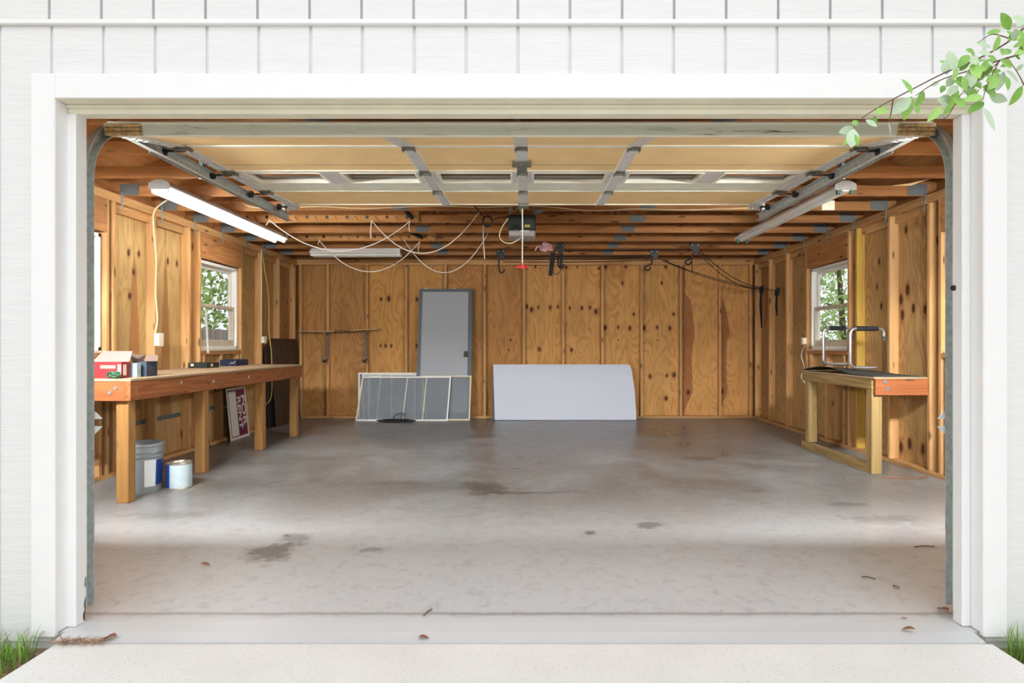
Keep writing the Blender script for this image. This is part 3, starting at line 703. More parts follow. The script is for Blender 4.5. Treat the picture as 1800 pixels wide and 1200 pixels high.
for sx in (-1, 1):
    for i in range(3):
        for j in range(3):
            u0, u1 = i/3, (i+1)/3; xa = XC+sx*HS*1.07*(1-u0); xb = XC+sx*HS*1.07*(1-u1)
            y0 = 2.30+j*2.60+(0.0 if i % 2 else 0.0); y1 = y0+2.595
            za, zb2 = topz(xa)+0.05, topz(xb)+0.05
            MB().prism([(xa, y0, za), (xb, y0, zb2), (xb, y0, zb2+0.012), (xa, y0, za+0.012)], (0, y1-y0, 0)).build('roof_deck_sheet', 'truss_y', ce)
for sx in (-1, 1):
    xe = (XL-SD-0.03) if sx < 0 else (XR+SD+0.03)
    MB().box((xe-0.01, 2.5, ZT-0.05), (xe+0.01, YB+SD+0.03, topz(xe)+0.05)).build('eave_board', 'truss_y', ce)
rf = MB()
for sx in (-1, 1):
    xa = XC+sx*HS*1.12; za = topz(xa)+0.064; zb2 = topz(XC)+0.064
    rf.prism([(xa, 2.2, za), (XC, 2.2, zb2), (XC, 2.2, zb2+0.02), (xa, 2.2, za+0.02)], (0, 8.0, 0))
rf = rf.build('roof', 'roof_shingle'); tag(rf, 'dark shingled gable roof over the garage', 'roof', kind='structure')
# hurricane ties over the side plates
for y in TY:
    for s, xf in ((-1, XL), (1, XR)):
        mb = MB(); xa = xf-s*0.0015
        mb.prism([(xa, y-0.045, ZT+0.03), (xa, y-0.022, ZT+0.05), (xa, y-0.022, ZT-0.02), (xa, y-0.01, ZT-0.125), (xa, y-0.035, ZT-0.13), (xa, y-0.05, ZT-0.02)], (-s*0.003, 0, 0))
        mb.build('hurricane_tie', 'galv_dull', wl if s < 0 else wr)

# ================================================================== OVERHEAD DOOR AND TRACKS
DW = 1.83; DX0, DX1 = XC-DW, XC+DW
nodesYZ = [(2.800, 2.080), (3.310, 2.183), (3.840, 2.196), (4.370, 2.207), (4.900, 2.228)]
dr = thing('door_1', (XC, 3.85, 2.08), 'open sectional overhead garage door seen from its tan underside', 'garage door', kind='structure')
def onsec(i, u, n, x):
    """point on the underside of section i: u 0..1 along, n up from inner face"""
    (ya, za), (yb, zb) = nodesYZ[i], nodesYZ[i+1]
    L = math.hypot(yb-ya, zb-za); ty, tz = (yb-ya)/L, (zb-za)/L
    return Vector((x, ya+(yb-ya)*u-tz*n, za+(zb-za)*u+ty*n))
def secbox(mb, i, u0, u1, n0, n1, x0, x1):
    pts = [onsec(i, u0, n0, x0), onsec(i, u1, n0, x0), onsec(i, u1, n1, x0), onsec(i, u0, n1, x0)]
    return mb.prism(pts, (x1-x0, 0, 0))
WINX = [XC+(k-2.5)*0.592 for k in range(6)]
STX = [XC-0.592-0.0, XC, XC+0.592]
secs = []
for i in range(4):
    mb = MB()
    if i != 2:
        secbox(mb, i, 0.012, 0.988, 0.004, 0.048, DX0, DX1); so = mb.build('door_section', 'tan_panel', dr)
        if i == 1:
            secbox(MB(), 1, 0, 0, 0, 0, 0, 0)
            mb = MB(); secbox(mb, i, 0.735, 0.742, 0.0025, 0.005, DX0, DX1); mb.build('seam', 'hinge_steel', so)
    else:
        secbox(mb, i, 0.0, 0.06, 0.0, 0.048, DX0, DX1); secbox(mb, i, 0.56, 1.0, 0.0, 0.048, DX0, DX1)
        so = mb.build('door_section', 'green_white', dr, label='windowed door section with pale rails')
        xs = [DX0]+[v for x in WINX for v in (x-0.235, x+0.235)]+[DX1]
        for a, b2 in zip(xs[0::2], xs[1::2]):
            mb = MB(); secbox(mb, i, 0.06, 0.56, 0.0, 0.048, a, b2); mb.build('mullion', 'steel_strip', so)
        for x in WINX:
            mb = MB()
            for (u0, u1, a, b2) in ((0.06, 0.085, x-0.235, x+0.235), (0.53, 0.56, x-0.235, x+0.235), (0.085, 0.53, x-0.235, x-0.222), (0.085, 0.53, x+0.222, x+0.235)):
                secbox(mb, i, u0, u1, -0.004, 0.02, a, b2)
            wn = mb.build('window_frame', 'cream_rail', so)
            mb = MB(); secbox(mb, i, 0.07, 0.55, 0.026, 0.030, x-0.233, x+0.233); mb.build('pane', 'glass', so)
    secs.append(so)
    if i != 2:
        for (u0, u1) in ((0.0, 0.035), (0.965, 1.0)):
            mb = MB(); secbox(mb, i, u0, u1, -0.003, 0.05, DX0, DX1); mb.build('rail', 'cream_rail', so)
    for x in STX:
        mb = MB(); secbox(mb, i, 0.03, 0.97, -0.007, 0.006, x-0.033, x+0.033); secbox(mb, i, 0.03, 0.97, -0.014, -0.007, x-0.033, x-0.029); mb.build('center_stile', 'steel_strip', so)
    for sx in (-1, 1):
        xe = DX0 if sx < 0 else DX1
        mb = MB(); secbox(mb, i, 0.02, 0.98, -0.006, 0.05, *sorted((xe, xe-sx*0.07)))
        for k in range(9): secbox(mb, i, 0.07+k*0.10, 0.10+k*0.10, -0.011, -0.005, *sorted((xe-sx*0.005, xe-sx*0.035)))
        mb.build('end_stile', 'steel_strip', so)
# bottom retainer with seal, corner brackets
mb = MB(); secbox(mb, 0, -0.035, 0.0, -0.010, 0.034, DX0+0.16, DX1-0.16); mb.build('bottom_retainer', 'dirty_rail', dr, label='dirty pale aluminium bottom rail of the door')
mb = MB(); secbox(mb, 0, -0.045, -0.03, 0.034, 0.043, DX0+0.02, DX1-0.02); mb.build('bottom_seal', 'cream_rail', dr)
mb = MB(); secbox(mb, 0, -0.02, 0.03, -0.016, -0.006, DX0+0.05, DX1-0.05); mb.build('bottom_lip', 'cream_rail', dr)
for sx in (-1, 1):
    xe = DX0 if sx < 0 else DX1
    mb = MB()
    for (n0, n1) in ((-0.012, 0.002), (0.006, 0.020), (0.024, 0.040)): secbox(mb, 0, -0.045, 0.06, n0, n1, *sorted((xe-sx*0.0, xe-sx*0.165)))
    secbox(mb, 0, -0.03, 0.05, -0.01, 0.036, *sorted((xe+sx*0.004, xe-sx*0.15)))
    mb.build('corner_bracket', 'rusty', dr, label='rusty corner bracket at the door bottom')
# hinges and rollers
def hinge(i, x, w=0.05, mat='hinge_steel'):
    mb = MB(); c = onsec(i, 0.0, 0, x)
    secbox(mb, i, -0.0, 0.085, -0.012, -0.007, x-w/2, x+w/2); secbox(mb, i-1, 0.915, 1.0, -0.012, -0.007, x-w/2, x+w/2)
    mb.cyl((x-w*0.42, c.y, c.z-0.016), (x+w*0.42, c.y, c.z-0.016), 0.009, n=8)
    for dx in (-0.5, 0.5): secbox(mb, i, -0.03, 0.05, -0.026, -0.007, x+dx*w-0.003, x+dx*w+0.003)
    mb.build('hinge', mat, dr)
for i in (1, 2, 3):
    for x in STX: hinge(i, x, 0.062)
    for sx in (-1, 1): hinge(i, (DX0 if sx < 0 else DX1)-sx*0.05, 0.075)
mb = MB(); secbox(mb, 1, 0.52, 0.60, -0.03, -0.008, XC-0.055, XC+0.055); secbox(mb, 1, 0.66, 0.9, -0.016, -0.006, XC-0.028, XC+0.028); mb.build('lock_plate', 'hinge_steel', dr)
mb = MB(); secbox(mb, 3, 0.78, 1.0, -0.03, -0.008, XC-0.04, XC+0.04); mb.build('operator_bracket', 'hinge_steel', dr)
for sx in (-1, 1):
    xe = DX0 if sx < 0 else DX1
    for i, u in ((1, 0.02), (2, 0.0), (3, 0.0), (3, 0.93)):
        c = onsec(i, u, -0.022, xe); mb = MB()
        mb.cyl((xe-sx*0.06, c.y, c.z), (xe+sx*0.05, c.y, c.z), 0.006, n=8); mb.cyl((xe+sx*0.045, c.y, c.z), (xe+sx*0.066, c.y, c.z), 0.024, n=14)
        mb.build('roller', 'black_plastic', dr, smooth=True)
    mb = MB(); secbox(mb, 3, 0.85, 1.0, -0.02, -0.006, *sorted((xe, xe-sx*0.09))); secbox(mb, 3, 0.88, 0.97, -0.045, -0.02, *sorted((xe-sx*0.02, xe-sx*0.08)))
    mb.build('top_bracket', 'galv', dr)
# tracks
prof = [(0.0, -0.026), (0.030, -0.026), (0.034, -0.020), (0.034, 0.020), (0.030, 0.026), (0.0, 0.026), (0.0, 0.0235), (0.029, 0.0235), (0.0315, 0.019), (0.0315, -0.019), (0.029, -0.0235), (0.0, -0.0235)]
for sx, lab in ((-1, 'left'), (1, 'right')):
    xt = XC+sx*1.818
    t = thing('door_track', (xt, 2.67, 0), 'galvanized steel door track curving overhead along the %s side of the opening' % lab, 'door track', 'tracks of the overhead door')
    up = Vector((sx, 0, 0)); yv = 2.668
    vert = [(xt, yv, 0.03), (xt, yv, 0.7), (xt, yv, 1.4), (xt, yv, 1.83)]
    MB().sweep(vert, prof, up).build('vertical_rail', 'galv', t)
    R = 0.31; zc = 1.83; arc = []
    for k in range(13):
        a = math.pi/2*k/12*0.98; arc.append((xt+sx*0.02*k/12, yv+R*(1-math.cos(a)), zc+R*math.sin(a)))
    MB().sweep(arc, prof, up).build('curved_rail', 'galv', t, smooth=True)
    e = Vector(arc[-1]); end = Vector((xt+sx*0.085, 5.18, 2.185))
    MB().sweep([e, e.lerp(end, .33), e.lerp(end, .66), end], prof, up).build('horizontal_rail', 'galv', t)
    # reinforcing angle on the outside, hangers
    mb = MB(); o1 = e.lerp(end, 0.1)+Vector((sx*0.037, 0, -0.01)); o2 = end+Vector((sx*0.037, 0, -0.01)); mb.beam(o1, o2, 0.004, 0.045); mb.beam(o1+Vector((sx*0.012, 0, 0.022)), o2+Vector((sx*0.012, 0, 0.022)), 0.028, 0.004)
    mb.build('angle_iron', 'galv_dull', t)
    for (q, nm) in ((0.36, 'hanger'), (0.985, 'hanger')):
        c = e.lerp(end, q); mb = MB(); mb.box((c.x+sx*0.036, c.y-0.016, c.z-0.03), (c.x+sx*0.040, c.y+0.016, ZT+0.08)); mb.box((c.x+sx*0.036, c.y-0.016, c.z-0.03), (c.x+sx*0.06, c.y-0.013, ZT+0.08))
        mb.build(nm, 'galv_dull', t)
    for z in (0.25, 0.80, 0.88, 1.55):
        mb = MB(); mb.box((xt+sx*0.034, yv-0.05, z-0.02), (xt+sx*0.038, yv+0.01, z+0.02)); mb.box((xt+sx*0.034, yv-0.052, z-0.02), (xt+sx*0.07, yv-0.049, z+0.02)); mb.build('jamb_bracket', 'galv_dull', t)
    # white pointed tape tags
    for z, dz in ((Z_(733, yv), 1), (Z_(755, yv), -1)):
        MB().prism([(xt-sx*0.001, yv+0.027, z+0.022*dz), (xt-sx*0.001, yv+0.027, z-0.012*dz), (xt-sx*0.032, yv+0.03, z-0.010*dz)], (0, 0.002, 0)).build('tape_tag', 'label_white', t, label='small white pointed tag on track')

# ================================================================== LIGHT FIXTURES
def strip_light(a, b, tubes, label, wid=0.17, wires=(), dn=Vector((0, 0, -1))):
    """a,b: end points on the centre line, at top of housing; runs horizontally"""
    a = Vector(a); b = Vector(b); d = (b-a).normalized(); side = dn.cross(d).normalized()
    t = thing('strip_light', ((a+b)/2)+dn*0.10, label, 'light fixture', 'fluorescent strip lights on the trusses')
    w2 = wid/2
    sec = [(-w2*0.35, 0), (w2*0.35, 0), (w2*0.42, 0.03), (w2, 0.045), (w2, 0.062), (w2*0.5, 0.066), (w2*0.22, 0.085), (-w2*0.22, 0.085), (-w2*0.5, 0.066), (-w2, 0.062), (-w2, 0.045), (-w2*0.42, 0.03)]
    if tubes == 'added_fill':
        S1, S2 = (0.36, 0.24) if side.z > 0 else (0.24, 0.36)      # hood is deeper above than below
        sec = [(-w2*0.35, 0), (w2*0.35, 0), (w2*0.5, 0.03), (w2*1.1, 0.085), (w2*1.18, S1), (w2*1.14, S1), (w2*1.04, 0.09), (w2*0.4, 0.062), (-w2*0.4, 0.062), (-w2*1.04, 0.09), (-w2*1.22, S2), (-w2*1.26, S2), (-w2*1.1, 0.085), (-w2*0.5, 0.03)]
    MB().prism([a+side*u+dn*v for u, v in sec], b-a).build('housing', 'fixture_white', t)
    for e, s in ((a, -1), (b, 1)):
        MB().prism([e+d*s*0.001+side*u+dn*v for u, v in ((-w2, 0.03), (-w2*.4, 0.0), (w2*.4, 0.0), (w2, 0.03), (w2, 0.075), (-w2, 0.075))], d*s*0.004).build('end_plate', 'fixture_grey', t)
    for s in (-1, 1):
        for e, q in ((a, 1), (b, -1)):
            c = e+side*(s*w2*0.62)+dn*0.080+d*q*0.012
            mb = MB(); mb.beam(c-d*0.011, c+d*0.011, 0.026, 0.05); mb.build('socket', 'fixture_white' if tubes != 'none' else 'socket_green', t)
        if tubes != 'none':
            c0 = a+side*(s*w2*0.62)+dn*0.092+d*0.025; c1 = b+side*(s*w2*0.62)+dn*0.092-d*0.025
            MB().cyl(c0, c1, 0.0165, n=14).build('tube', {'lit': 'tube_lit', 'added_fill': 'tube_fill'}.get(tubes, 'tube_off'), t, smooth=True, label='glowing fluorescent tube' if tubes in ('lit', 'added_fill') else 'unlit white fluorescent tube')
    for (p, q) in wires: MB().tube(curve([p, (Vector(p)+Vector(q))/2+Vector((0.02, 0.01, -0.01)), q]), 0.003, 6).build('hanging_wire', 'wire_dark', t)
    return t
strip_light((-2.935, 5.02, ZT-0.003), (-2.935, 7.46, ZT-0.003), 'lit', 'long lit fluorescent strip light with two glowing tubes above left workbench')
strip_light((2.505, 4.97, ZT-0.025), (2.505, 7.38, ZT-0.025), 'none', 'long empty white strip light without tubes on the right side', wires=[((2.45, 5.15, ZT-0.03), (2.42, 5.10, ZT+0.02)), ((2.50, 7.1, ZT-0.05), (2.55, 7.0, ZT+0.03))])
strip_light((-2.955, 8.62, ZT-0.005), (-1.735, 8.62, ZT-0.005), 'off', 'short unlit white strip light crosswise near the back wall')

strip_light((-3.42, 2.66, 2.08), (-2.20, 2.66, 2.08), 'added_fill', 'unseen hooded fill light added inside the front wall, left of the opening', dn=Vector((0, 0.94, -0.342)).normalized())  # pair of fill lamps added out of view to brighten the interior
strip_light((2.13, 2.66, 2.08), (3.35, 2.66, 2.08), 'added_fill', 'unseen hooded fill light added inside the front wall, right of the opening', dn=Vector((0, 0.94, -0.342)).normalized())

# ================================================================== GARAGE DOOR OPENER
oy = 6.02
op = thing('door_opener', (XC, oy, 2.22), 'black garage door opener motor hanging from trusses at centre', 'door opener')
zb0, zt0 = Z_(404, oy), Z_(377, oy); x0, x1 = X_(893, oy), X_(942, oy)
mc = MB().cbox((x0, oy, zb0), (x1, oy+0.34, zt0), 0.012).build('motor_case', 'dark_green_black', op)
MB().cbox((x0+0.006, oy+0.004, zb0-0.055), (x1-0.006, oy+0.33, zb0), 0.012).build('light_lens', 'lens_grey', op, label='grey plastic lamp cover under the motor')
for dz, w in ((0.045, 0.055), (0.035, 0.055), (0.028, 0.05)):
    MB().box((X_(922, oy), oy-0.001, zb0+dz), (X_(922, oy)+w, oy+0.001, zb0+dz+0.004)).build('print_line', 'yellow_print', mc)
mb = MB(); mb.cyl((X_(906, oy), oy-0.02, Z_(393, oy)), (X_(906, oy), oy, Z_(393, oy)), 0.03, n=14); mb.cyl((X_(906, oy), oy-0.03, Z_(400, oy)), (X_(907, oy), oy, Z_(402, oy)), 0.02, n=10); mb.build('pulley', 'black_metal', op)
MB().box((X_(915, oy), oy-0.003, zb0-0.012), (X_(930, oy), oy, zb0-0.004)).build('front_label', 'label_white', mc)
for xa in (x0+0.01, x1-0.03):
    mb = MB(); mb.prism([(xa, oy+0.15, zt0), (xa+0.025, oy+0.15, zt0), (xa+0.025, oy+0.153, zt0), (xa+0.003, oy+0.153, zt0), (xa+0.003, oy+0.175, zt0), (xa, oy+0.175, zt0)], (0, 0, ZT+0.03-zt0)); mb.build('hanger_strap', 'galv_dull', op)
MB().prism([(x1-0.01, oy+0.14, zt0+0.02), (x1+0.0, oy+0.14, zt0+0.02), (x1+0.11, oy+0.14, ZT), (x1-0.01, oy+0.14, ZT)], (0, 0.004, 0)).build('gusset_bracket', 'galv_dull', op)
mb = MB(); xr = X_(917, oy); mb.box((xr-0.02, 2.75, zt0+0.03), (xr+0.02, oy+0.05, zt0+0.036)); mb.box((xr-0.003, 2.75, zt0+0.0), (xr+0.003, oy+0.05, zt0+0.03)); mb.build('rail', 'galv', op)
mb = MB(); mb.box((xr-0.025, 4.98, zt0-0.04), (xr+0.025, 5.16, zt0+0.03)); mb.build('trolley', 'hinge_steel', op)
mb = MB(); mb.beam((xr, 4.98, zt0-0.01), (xr, 4.86, 2.215), 0.03, 0.006); mb.build('door_arm', 'galv_dull', op)
rz = Z_(466, 5.12)
MB().tube([(X_(918, 5.12), 5.12, zt0-0.02), (X_(918.5, 5.12), 5.12, (zt0+rz)/2), (X_(918, 5.12), 5.12, rz)], 0.0045, 6).build('release_rope', 'white_cord', op)
mb = MB(); c = P(918, 469, 5.12); mb.cyl(c+Vector((-0.05, 0, 0)), c+Vector((0.05, 0, 0)), 0.011, n=10); mb.cyl(c+Vector((0, 0, -0.016)), c+Vector((0, 0, 0.03)), 0.012, 0.007, 10); mb.build('release_handle', 'red_handle', op, smooth=True, label='red T-shaped release handle')
# wiring of the opener
w = thing('cable_coil', P(857, 388, 5.95), 'coil of black power cable hanging beside the door opener', 'cable')
c = P(857, 389, 5.95); pts = []
for k in range(61):
    a = 2*math.pi*k/20; r = 0.046+0.004*math.sin(k*1.7); pts.append(c+Vector((r*math.cos(a), 0.010*math.sin(k*.9), r*math.sin(a)*1.08)))
MB().tube(pts, 0.0055, 6).build('coil', 'black_rope', w, smooth=True)
MB().tube(curve([P(834, 361, 6.15), P(842, 372, 6.05), P(852, 383, 5.95)]), 0.005, 6).build('lead', 'black_rope', w)
MB().tube(curve([P(864, 388, 5.95), P(876, 383, 5.97), P(893, 381, 6.03)]), 0.005, 6).build('lead', 'black_rope', w)
o = MB().tube(curve([P(893, 384, 5.98), P(882, 400, 5.95), P(878, 415, 5.93), P(885, 425, 5.92), P(900, 427, 5.92), P(915, 418, 5.95)]), 0.005, 6).build('bell_wire', 'cream_cable', smooth=True); tag(o, 'cream wire loop drooping under the door opener', 'wire')
o = MB().tube(curve([P(896, 376, 6.1), P(897, 364, 6.15), P(903, 372, 6.12), P(914, 363, 6.15), P(930, 362, 6.18)]), 0.005, 6).build('bell_wire', 'cream_cable', smooth=True); tag(o, 'short cream wires arching over the top of the door opener', 'wire')
# cable stapled along the truss
pts = [P(x, y, 6.185) for x, y in ((425, 357), (445, 364), (480, 366), (560, 363), (640, 366), (760, 362), (850, 364), (905, 362), (960, 363), (1040, 370), (1120, 367), (1200, 369), (1270, 367), (1322, 365))]
o = MB().tube(curve(pts, 5), 0.006, 6).build('ceiling_cable', 'cream_cable', smooth=True); tag(o, 'long cream electrical cable running across the truss behind the raised door', 'cable')

# ================================================================== PEG RACKS AND CORDS ON THE LEFT TRUSSES
def peg_rack(y, lab):
    xa, xb = -3.09, -1.17; yf = y-0.019-0.038
    t = thing('peg_rack', ((xa+xb)/2, yf, ZT), lab, 'rack', 'drilled rack boards on the trusses')
    n = 9; mb = MB()
    board('board', (xa, yf, ZT-0.004), (xb, y-0.0195, ZT+0.136), 'peg_board_x', t)
    for k in range(n):
        x = xa+0.075+k*0.215
        m2 = MB(); m2.cyl((x, yf-0.0015, ZT+0.05), (x, yf+0.001, ZT+0.05), 0.019, n=14); m2.build('hole', 'dark_gap' if k < 3 else 'rotted_wood', t, label='drilled hole')
        x2 = x+0.10
        m2 = MB(); m2.tube([(x2-0.02, yf, ZT+0.06), (x2, yf-0.03, ZT+0.045), (x2+0.022, yf-0.05, ZT+0.015), (x2+0.03, yf-0.05, ZT+0.0)], 0.0035, 5); m2.build('peg_nail', 'hinge_steel', t)
    return t
peg_rack(TY[6], 'nearer drilled peg board on the truss in front of the lit strip light')
peg_rack(TY[8], 'farther drilled peg board on truss above the short strip light')
def cord(name, a, b, s, lab, tails=()):
    mb = MB(); mb.tube(sag(a, b, s, 22), 0.0055, 6)
    for (p, q) in tails: mb.tube(curve([p, (Vector(p)+Vector(q))/2+Vector((-0.006, 0, -0.004)), q], 4), 0.0055, 6)
    o = mb.build(name, 'white_cord', smooth=True); tag(o, lab, 'cord', 'white cords slung from the peg boards')
y1, y2 = TY[6]-0.085, TY[8]-0.085
cord('white_rope', P(473, 386, y1), P(721, 388, y1), 54*y1/F, 'white cord drooping from left end of nearer peg board to black handle', [(P(474, 387, y1), P(468, 396, y1)), (P(720, 389, y1), P(720, 407, y1))])
cord('white_rope', P(653, 387, y1), P(849, 362, y1), 70*y1/F, 'white cord drooping from middle of nearer peg board towards the opener', [(P(653, 389, y1), P(652, 419, y1))])
cord('white_rope', P(560, 421, y2), P(738, 424, y2), 55*y2/F, 'white cord drooping lowest in front of short strip light', [(P(561, 424, y2), P(559, 430, y2)), (P(738, 425, y2), P(735, 444, y2))])
cord('white_rope', P(710, 421, y2), P(866, 394, y2), 71*y2/F, 'white cord drooping lowest from right end of farther peg board', [])
o = MB().tube(curve([Vector((X_(849, 6.79), 6.795, ZT+0.03)), P(850, 425, 6.79), P(852, 455, 6.79)]), 0.0055, 6).build('white_rope', 'white_cord', smooth=True); tag(o, 'short white cord hanging straight down below the black cable coil', 'cord', 'white cords slung from the peg boards')
for a, b2, lab in ((P(714, 372, y1), P(725, 384, y1), 'black foam handle tied to nearer peg board cord'), (P(722, 408, y2), P(742, 418, y2), 'black foam handle tied to the farther peg board cord')):
    t = thing('pull_handle', b2, lab, 'handle', 'black foam handles on the cords')
    MB().cyl(a, b2, 0.022, 0.02, 12).build('grip', 'foam_grip', t, smooth=True)
    MB().tube([a+(a-b2)*1.6+Vector((-.1, 0, 0.02)), a+(a-b2)*0.5+Vector((-.03, 0, 0.01)), a], 0.005, 6).build('rod', 'black_metal', t)
# dangling splinter boards and paper scraps near the right truss heels
o = MB().prism([P(1568, 326, 4.93), P(1600, 322, 4.93), P(1637, 313, 4.93), P(1602, 326, 4.93)], (0, 0.012, 0)).build('wood_splinter', 'pale_wood_x'); tag(o, 'long pale wood splinter hanging from the right truss', 'splinter')
o = MB().cbox(P(1445, 352, 5.56), P(1466, 370, 5.58), 0.003).build('junction_box', 'ivory'); tag(o, 'cream junction box on the truss above right strip light', 'junction box')

# ================================================================== HOISTS
def hoist_bracket(px, py, y, lab, hook_dx=-0.02, hook_dz=-0.16, strap=False):
    c = P(px, py, y); t = thing('hoist_pulley', c, lab, 'pulley', 'ceiling hoist pulleys')
    mb = MB(); mb.prism([c+Vector((-0.055, 0, 0.075)), c+Vector((0.055, 0, 0.075)), c+Vector((0.055, 0, 0.01)), c+Vector((0.04, 0, -0.06)), c+Vector((-0.015, 0, -0.06)), c+Vector((-0.03, 0, 0.0)), c+Vector((-0.055, 0, 0.01))], (0, 0.02, 0))
    mb.build('bracket', 'dark_green_black', t)
    MB().box(c+Vector((-0.055, 0.0, 0.07)), c+Vector((0.055, 0.12, 0.078))).build('mount_plate', 'dark_green_black', t)
    for dx in (-0.038, 0.038): MB().cyl(c+Vector((dx, -0.004, 0.055)), c+Vector((dx, 0.001, 0.055)), 0.008, n=8).build('bolt', 'bolt_zinc', t)
    MB().cyl(c+Vector((0.01, -0.012, -0.03)), c+Vector((0.01, 0.0, -0.03)), 0.03, n=16).build('wheel', 'black_plastic', t, smooth=True)
    h0 = c+Vector((hook_dx, -0.01, -0.06)); h1 = h0+Vector((-0.005, 0, hook_dz*0.45)); b0 = h0+Vector((0.035 if hook_dx > -0.03 else -0.06, 0, hook_dz))
    pts = [h0, h1, b0+Vector((-0.035, 0, 0.02)), b0+Vector((-0.02, 0, -0.015)), b0+Vector((0.012, 0, -0.02)), b0+Vector((0.035, 0, 0.005)), b0+Vector((0.038, 0, 0.025))]
    MB().tube(curve(pts, 5), 0.011, 7).build('hook', 'black_plastic', t, smooth=True)
    MB().tube([c+Vector((-0.05, -0.005, -0.01)), c+Vector((-0.09, -0.005, -0.03)), c+Vector((-0.12, -0.005, -0.055))], 0.006, 6).build('lever', 'black_plastic', t)
    return t
yA, yB2 = 8.60, 8.20
hoist_bracket(880, 448, yA, 'leftmost black hoist pulley bracket with open hook')
t = hoist_bracket(984, 438, yB2, 'black hoist pulley bracket hung with webbing strap beside pink plastic')
mb = MB()
for poly, off in (([P(968, 444, 8.12), P(964, 484, 8.12), P(971, 485, 8.12), P(977, 444, 8.12)], 0.004), ([P(984, 446, 8.12), P(984, 470, 8.12), P(988, 470, 8.12), P(990, 446, 8.12)], 0.004)): mb.prism(poly, (0, off, 0))
mb.tube(curve([P(972, 478, 8.11), P(973, 462, 8.11), P(977, 455, 8.11)], 4), 0.004, 6); mb.tube(curve([P(988, 466, 8.11), P(984, 478, 8.11), P(978, 482, 8.11), P(971, 478, 8.11)], 5), 0.004, 6)
mb.build('webbing_strap', 'black_rope', t, label='black webbing strap')
hoist_bracket(1150, 449, yA, 'black hoist pulley bracket right of the webbing strap with slanting rope', hook_dx=-0.035, hook_dz=-0.12)
hoist_bracket(1222, 438, yB2, 'rightmost black hoist pulley bracket feeding two slack ropes', hook_dx=-0.035, hook_dz=-0.12)
def rope(pts, lab, r=0.005, mat='black_rope', sagv=None, name='hoist_rope', group='black hoist ropes'):
    p = sag(pts[0], pts[1], sagv, 16) if sagv is not None else curve(pts, 6)
    o = MB().tube(p, r, 6).build(name, mat, smooth=True); tag(o, lab, 'rope', group)
Wc1 = Vector((XR-0.02, XR*F/(1343-CX), Z_(505, XR*F/(1343-CX)))); Wc2 = Vector((XR-0.02, XR*F/(1371-CX), Z_(509, XR*F/(1371-CX))))
rope([P(1232, 442, yB2), Wc1], 'upper slack black rope from rightmost pulley to wall cleat', sagv=0.10)
rope([P(1228, 444, yB2), Wc1+Vector((0, 0, -0.01))], 'lower slack black rope from rightmost pulley to wall cleat', sagv=0.14)
rope([P(1160, 455, yA), Wc1+Vector((0, -.01, -0.02))], 'taut black rope slanting from third pulley to the wall cleat', sagv=0.05)
rope([P(1164, 457, yA), P(1342, 510, 9.2)], 'second taut black rope slanting alongside to the wall cleat', sagv=0.06)
rope([Wc1, Wc2], 'short black rope spanning the two coiled bundles on right wall', sagv=0.02)
rope([P(992, 440, yB2), P(1214, 438, yB2)], 'topmost black rope stretched between the second and fourth pulleys', sagv=0.01)
rope([P(884, 450, yA), P(1144, 449, yA)], 'upper black rope stretched between first and third pulleys', sagv=0.008)
rope([P(884, 455, yA), P(1144, 453, yA)], 'middle black rope stretched between first and third pulleys', sagv=0.008)
rope([P(884, 460, yA), P(1146, 457, yA)], 'lowest black rope stretched between first and third pulleys', sagv=0.012)
rope([P(1217, 446, yB2), P(1216.5, 462, yB2), P(1217, 478, yB2)], 'short black rope end hanging below the rightmost pulley')
def rope_bundle(c, n, dz, lab):
    t = thing('rope_bundle', c, lab, 'rope', 'rope bundles on wall cleats')
    MB().cbox(c+Vector((-0.012, -0.02, -0.03)), c+Vector((0.022, 0.02, 0.03)), 0.004).build('cleat', 'black_metal', t)
    for k in range(n):
        o = (k-n/2)*0.014; L = dz*(1-0.12*k)
        MB().tube(curve([c+Vector((-0.02, o, 0.02)), c+Vector((-0.03, o-0.008, -L*.5)), c+Vector((-0.028, o-0.012, -L*.92)), c+Vector((-0.026, o+0.006, -L)), c+Vector((-0.03, o+0.018, -L*.9)), c+Vector((-0.028, o+0.010, -L*.45)), c+Vector((-0.02, o+0.004, 0.02))], 4), 0.0062, 6).build('loop', 'black_rope', t, smooth=True)
    mb = MB()
    for k in range(4): mb.lathe([(0.030, -0.008), (0.034, 0), (0.030, 0.008)], c+Vector((-0.02, 0, -0.02-0.018*k)), 12)
    mb.build('wrap', 'black_rope', t, smooth=True)
rope_bundle(Wc1, 5, 0.60, 'long bundle of black rope hanging on right wall near the back corner')
rope_bundle(Wc2, 3, 0.36, 'shorter bundle of black rope hanging on right wall, nearer the window')
# pink plastic scrap
t = thing('plastic_bag', P(958, 432, 8.1), 'crumpled pink plastic bag caught above the black webbing strap', 'bag')
bm = bmesh.new(); bmesh.ops.create_icosphere(bm, subdivisions=3, radius=1.0)
mb = MB(); rnd = random.Random(3)
c = P(961, 434, 8.1)
vs = []
for v in bm.verts:
    n = 1+0.22*math.sin(5*v.co.x+3*v.co.z)+0.16*math.sin(9*v.co.z-4*v.co.y)+rnd.uniform(-.09, .09)
    vs.append(c+Vector((v.co.x*0.085*n, v.co.y*0.05*n, v.co.z*0.062*n)))
mb.add(vs, [tuple(v.index for v in f.verts) for f in bm.faces]); bm.free()
mb.build('bag_body', 'pink_plastic', t)
MB().tube(curve([c+Vector((-0.07, 0, 0.01)), c+Vector((-0.12, 0, 0.0)), c+Vector((-0.15, 0, -0.045))], 4), lambda u: 0.018-0.01*u, 6).build('bag_tail', 'pink_plastic', t)

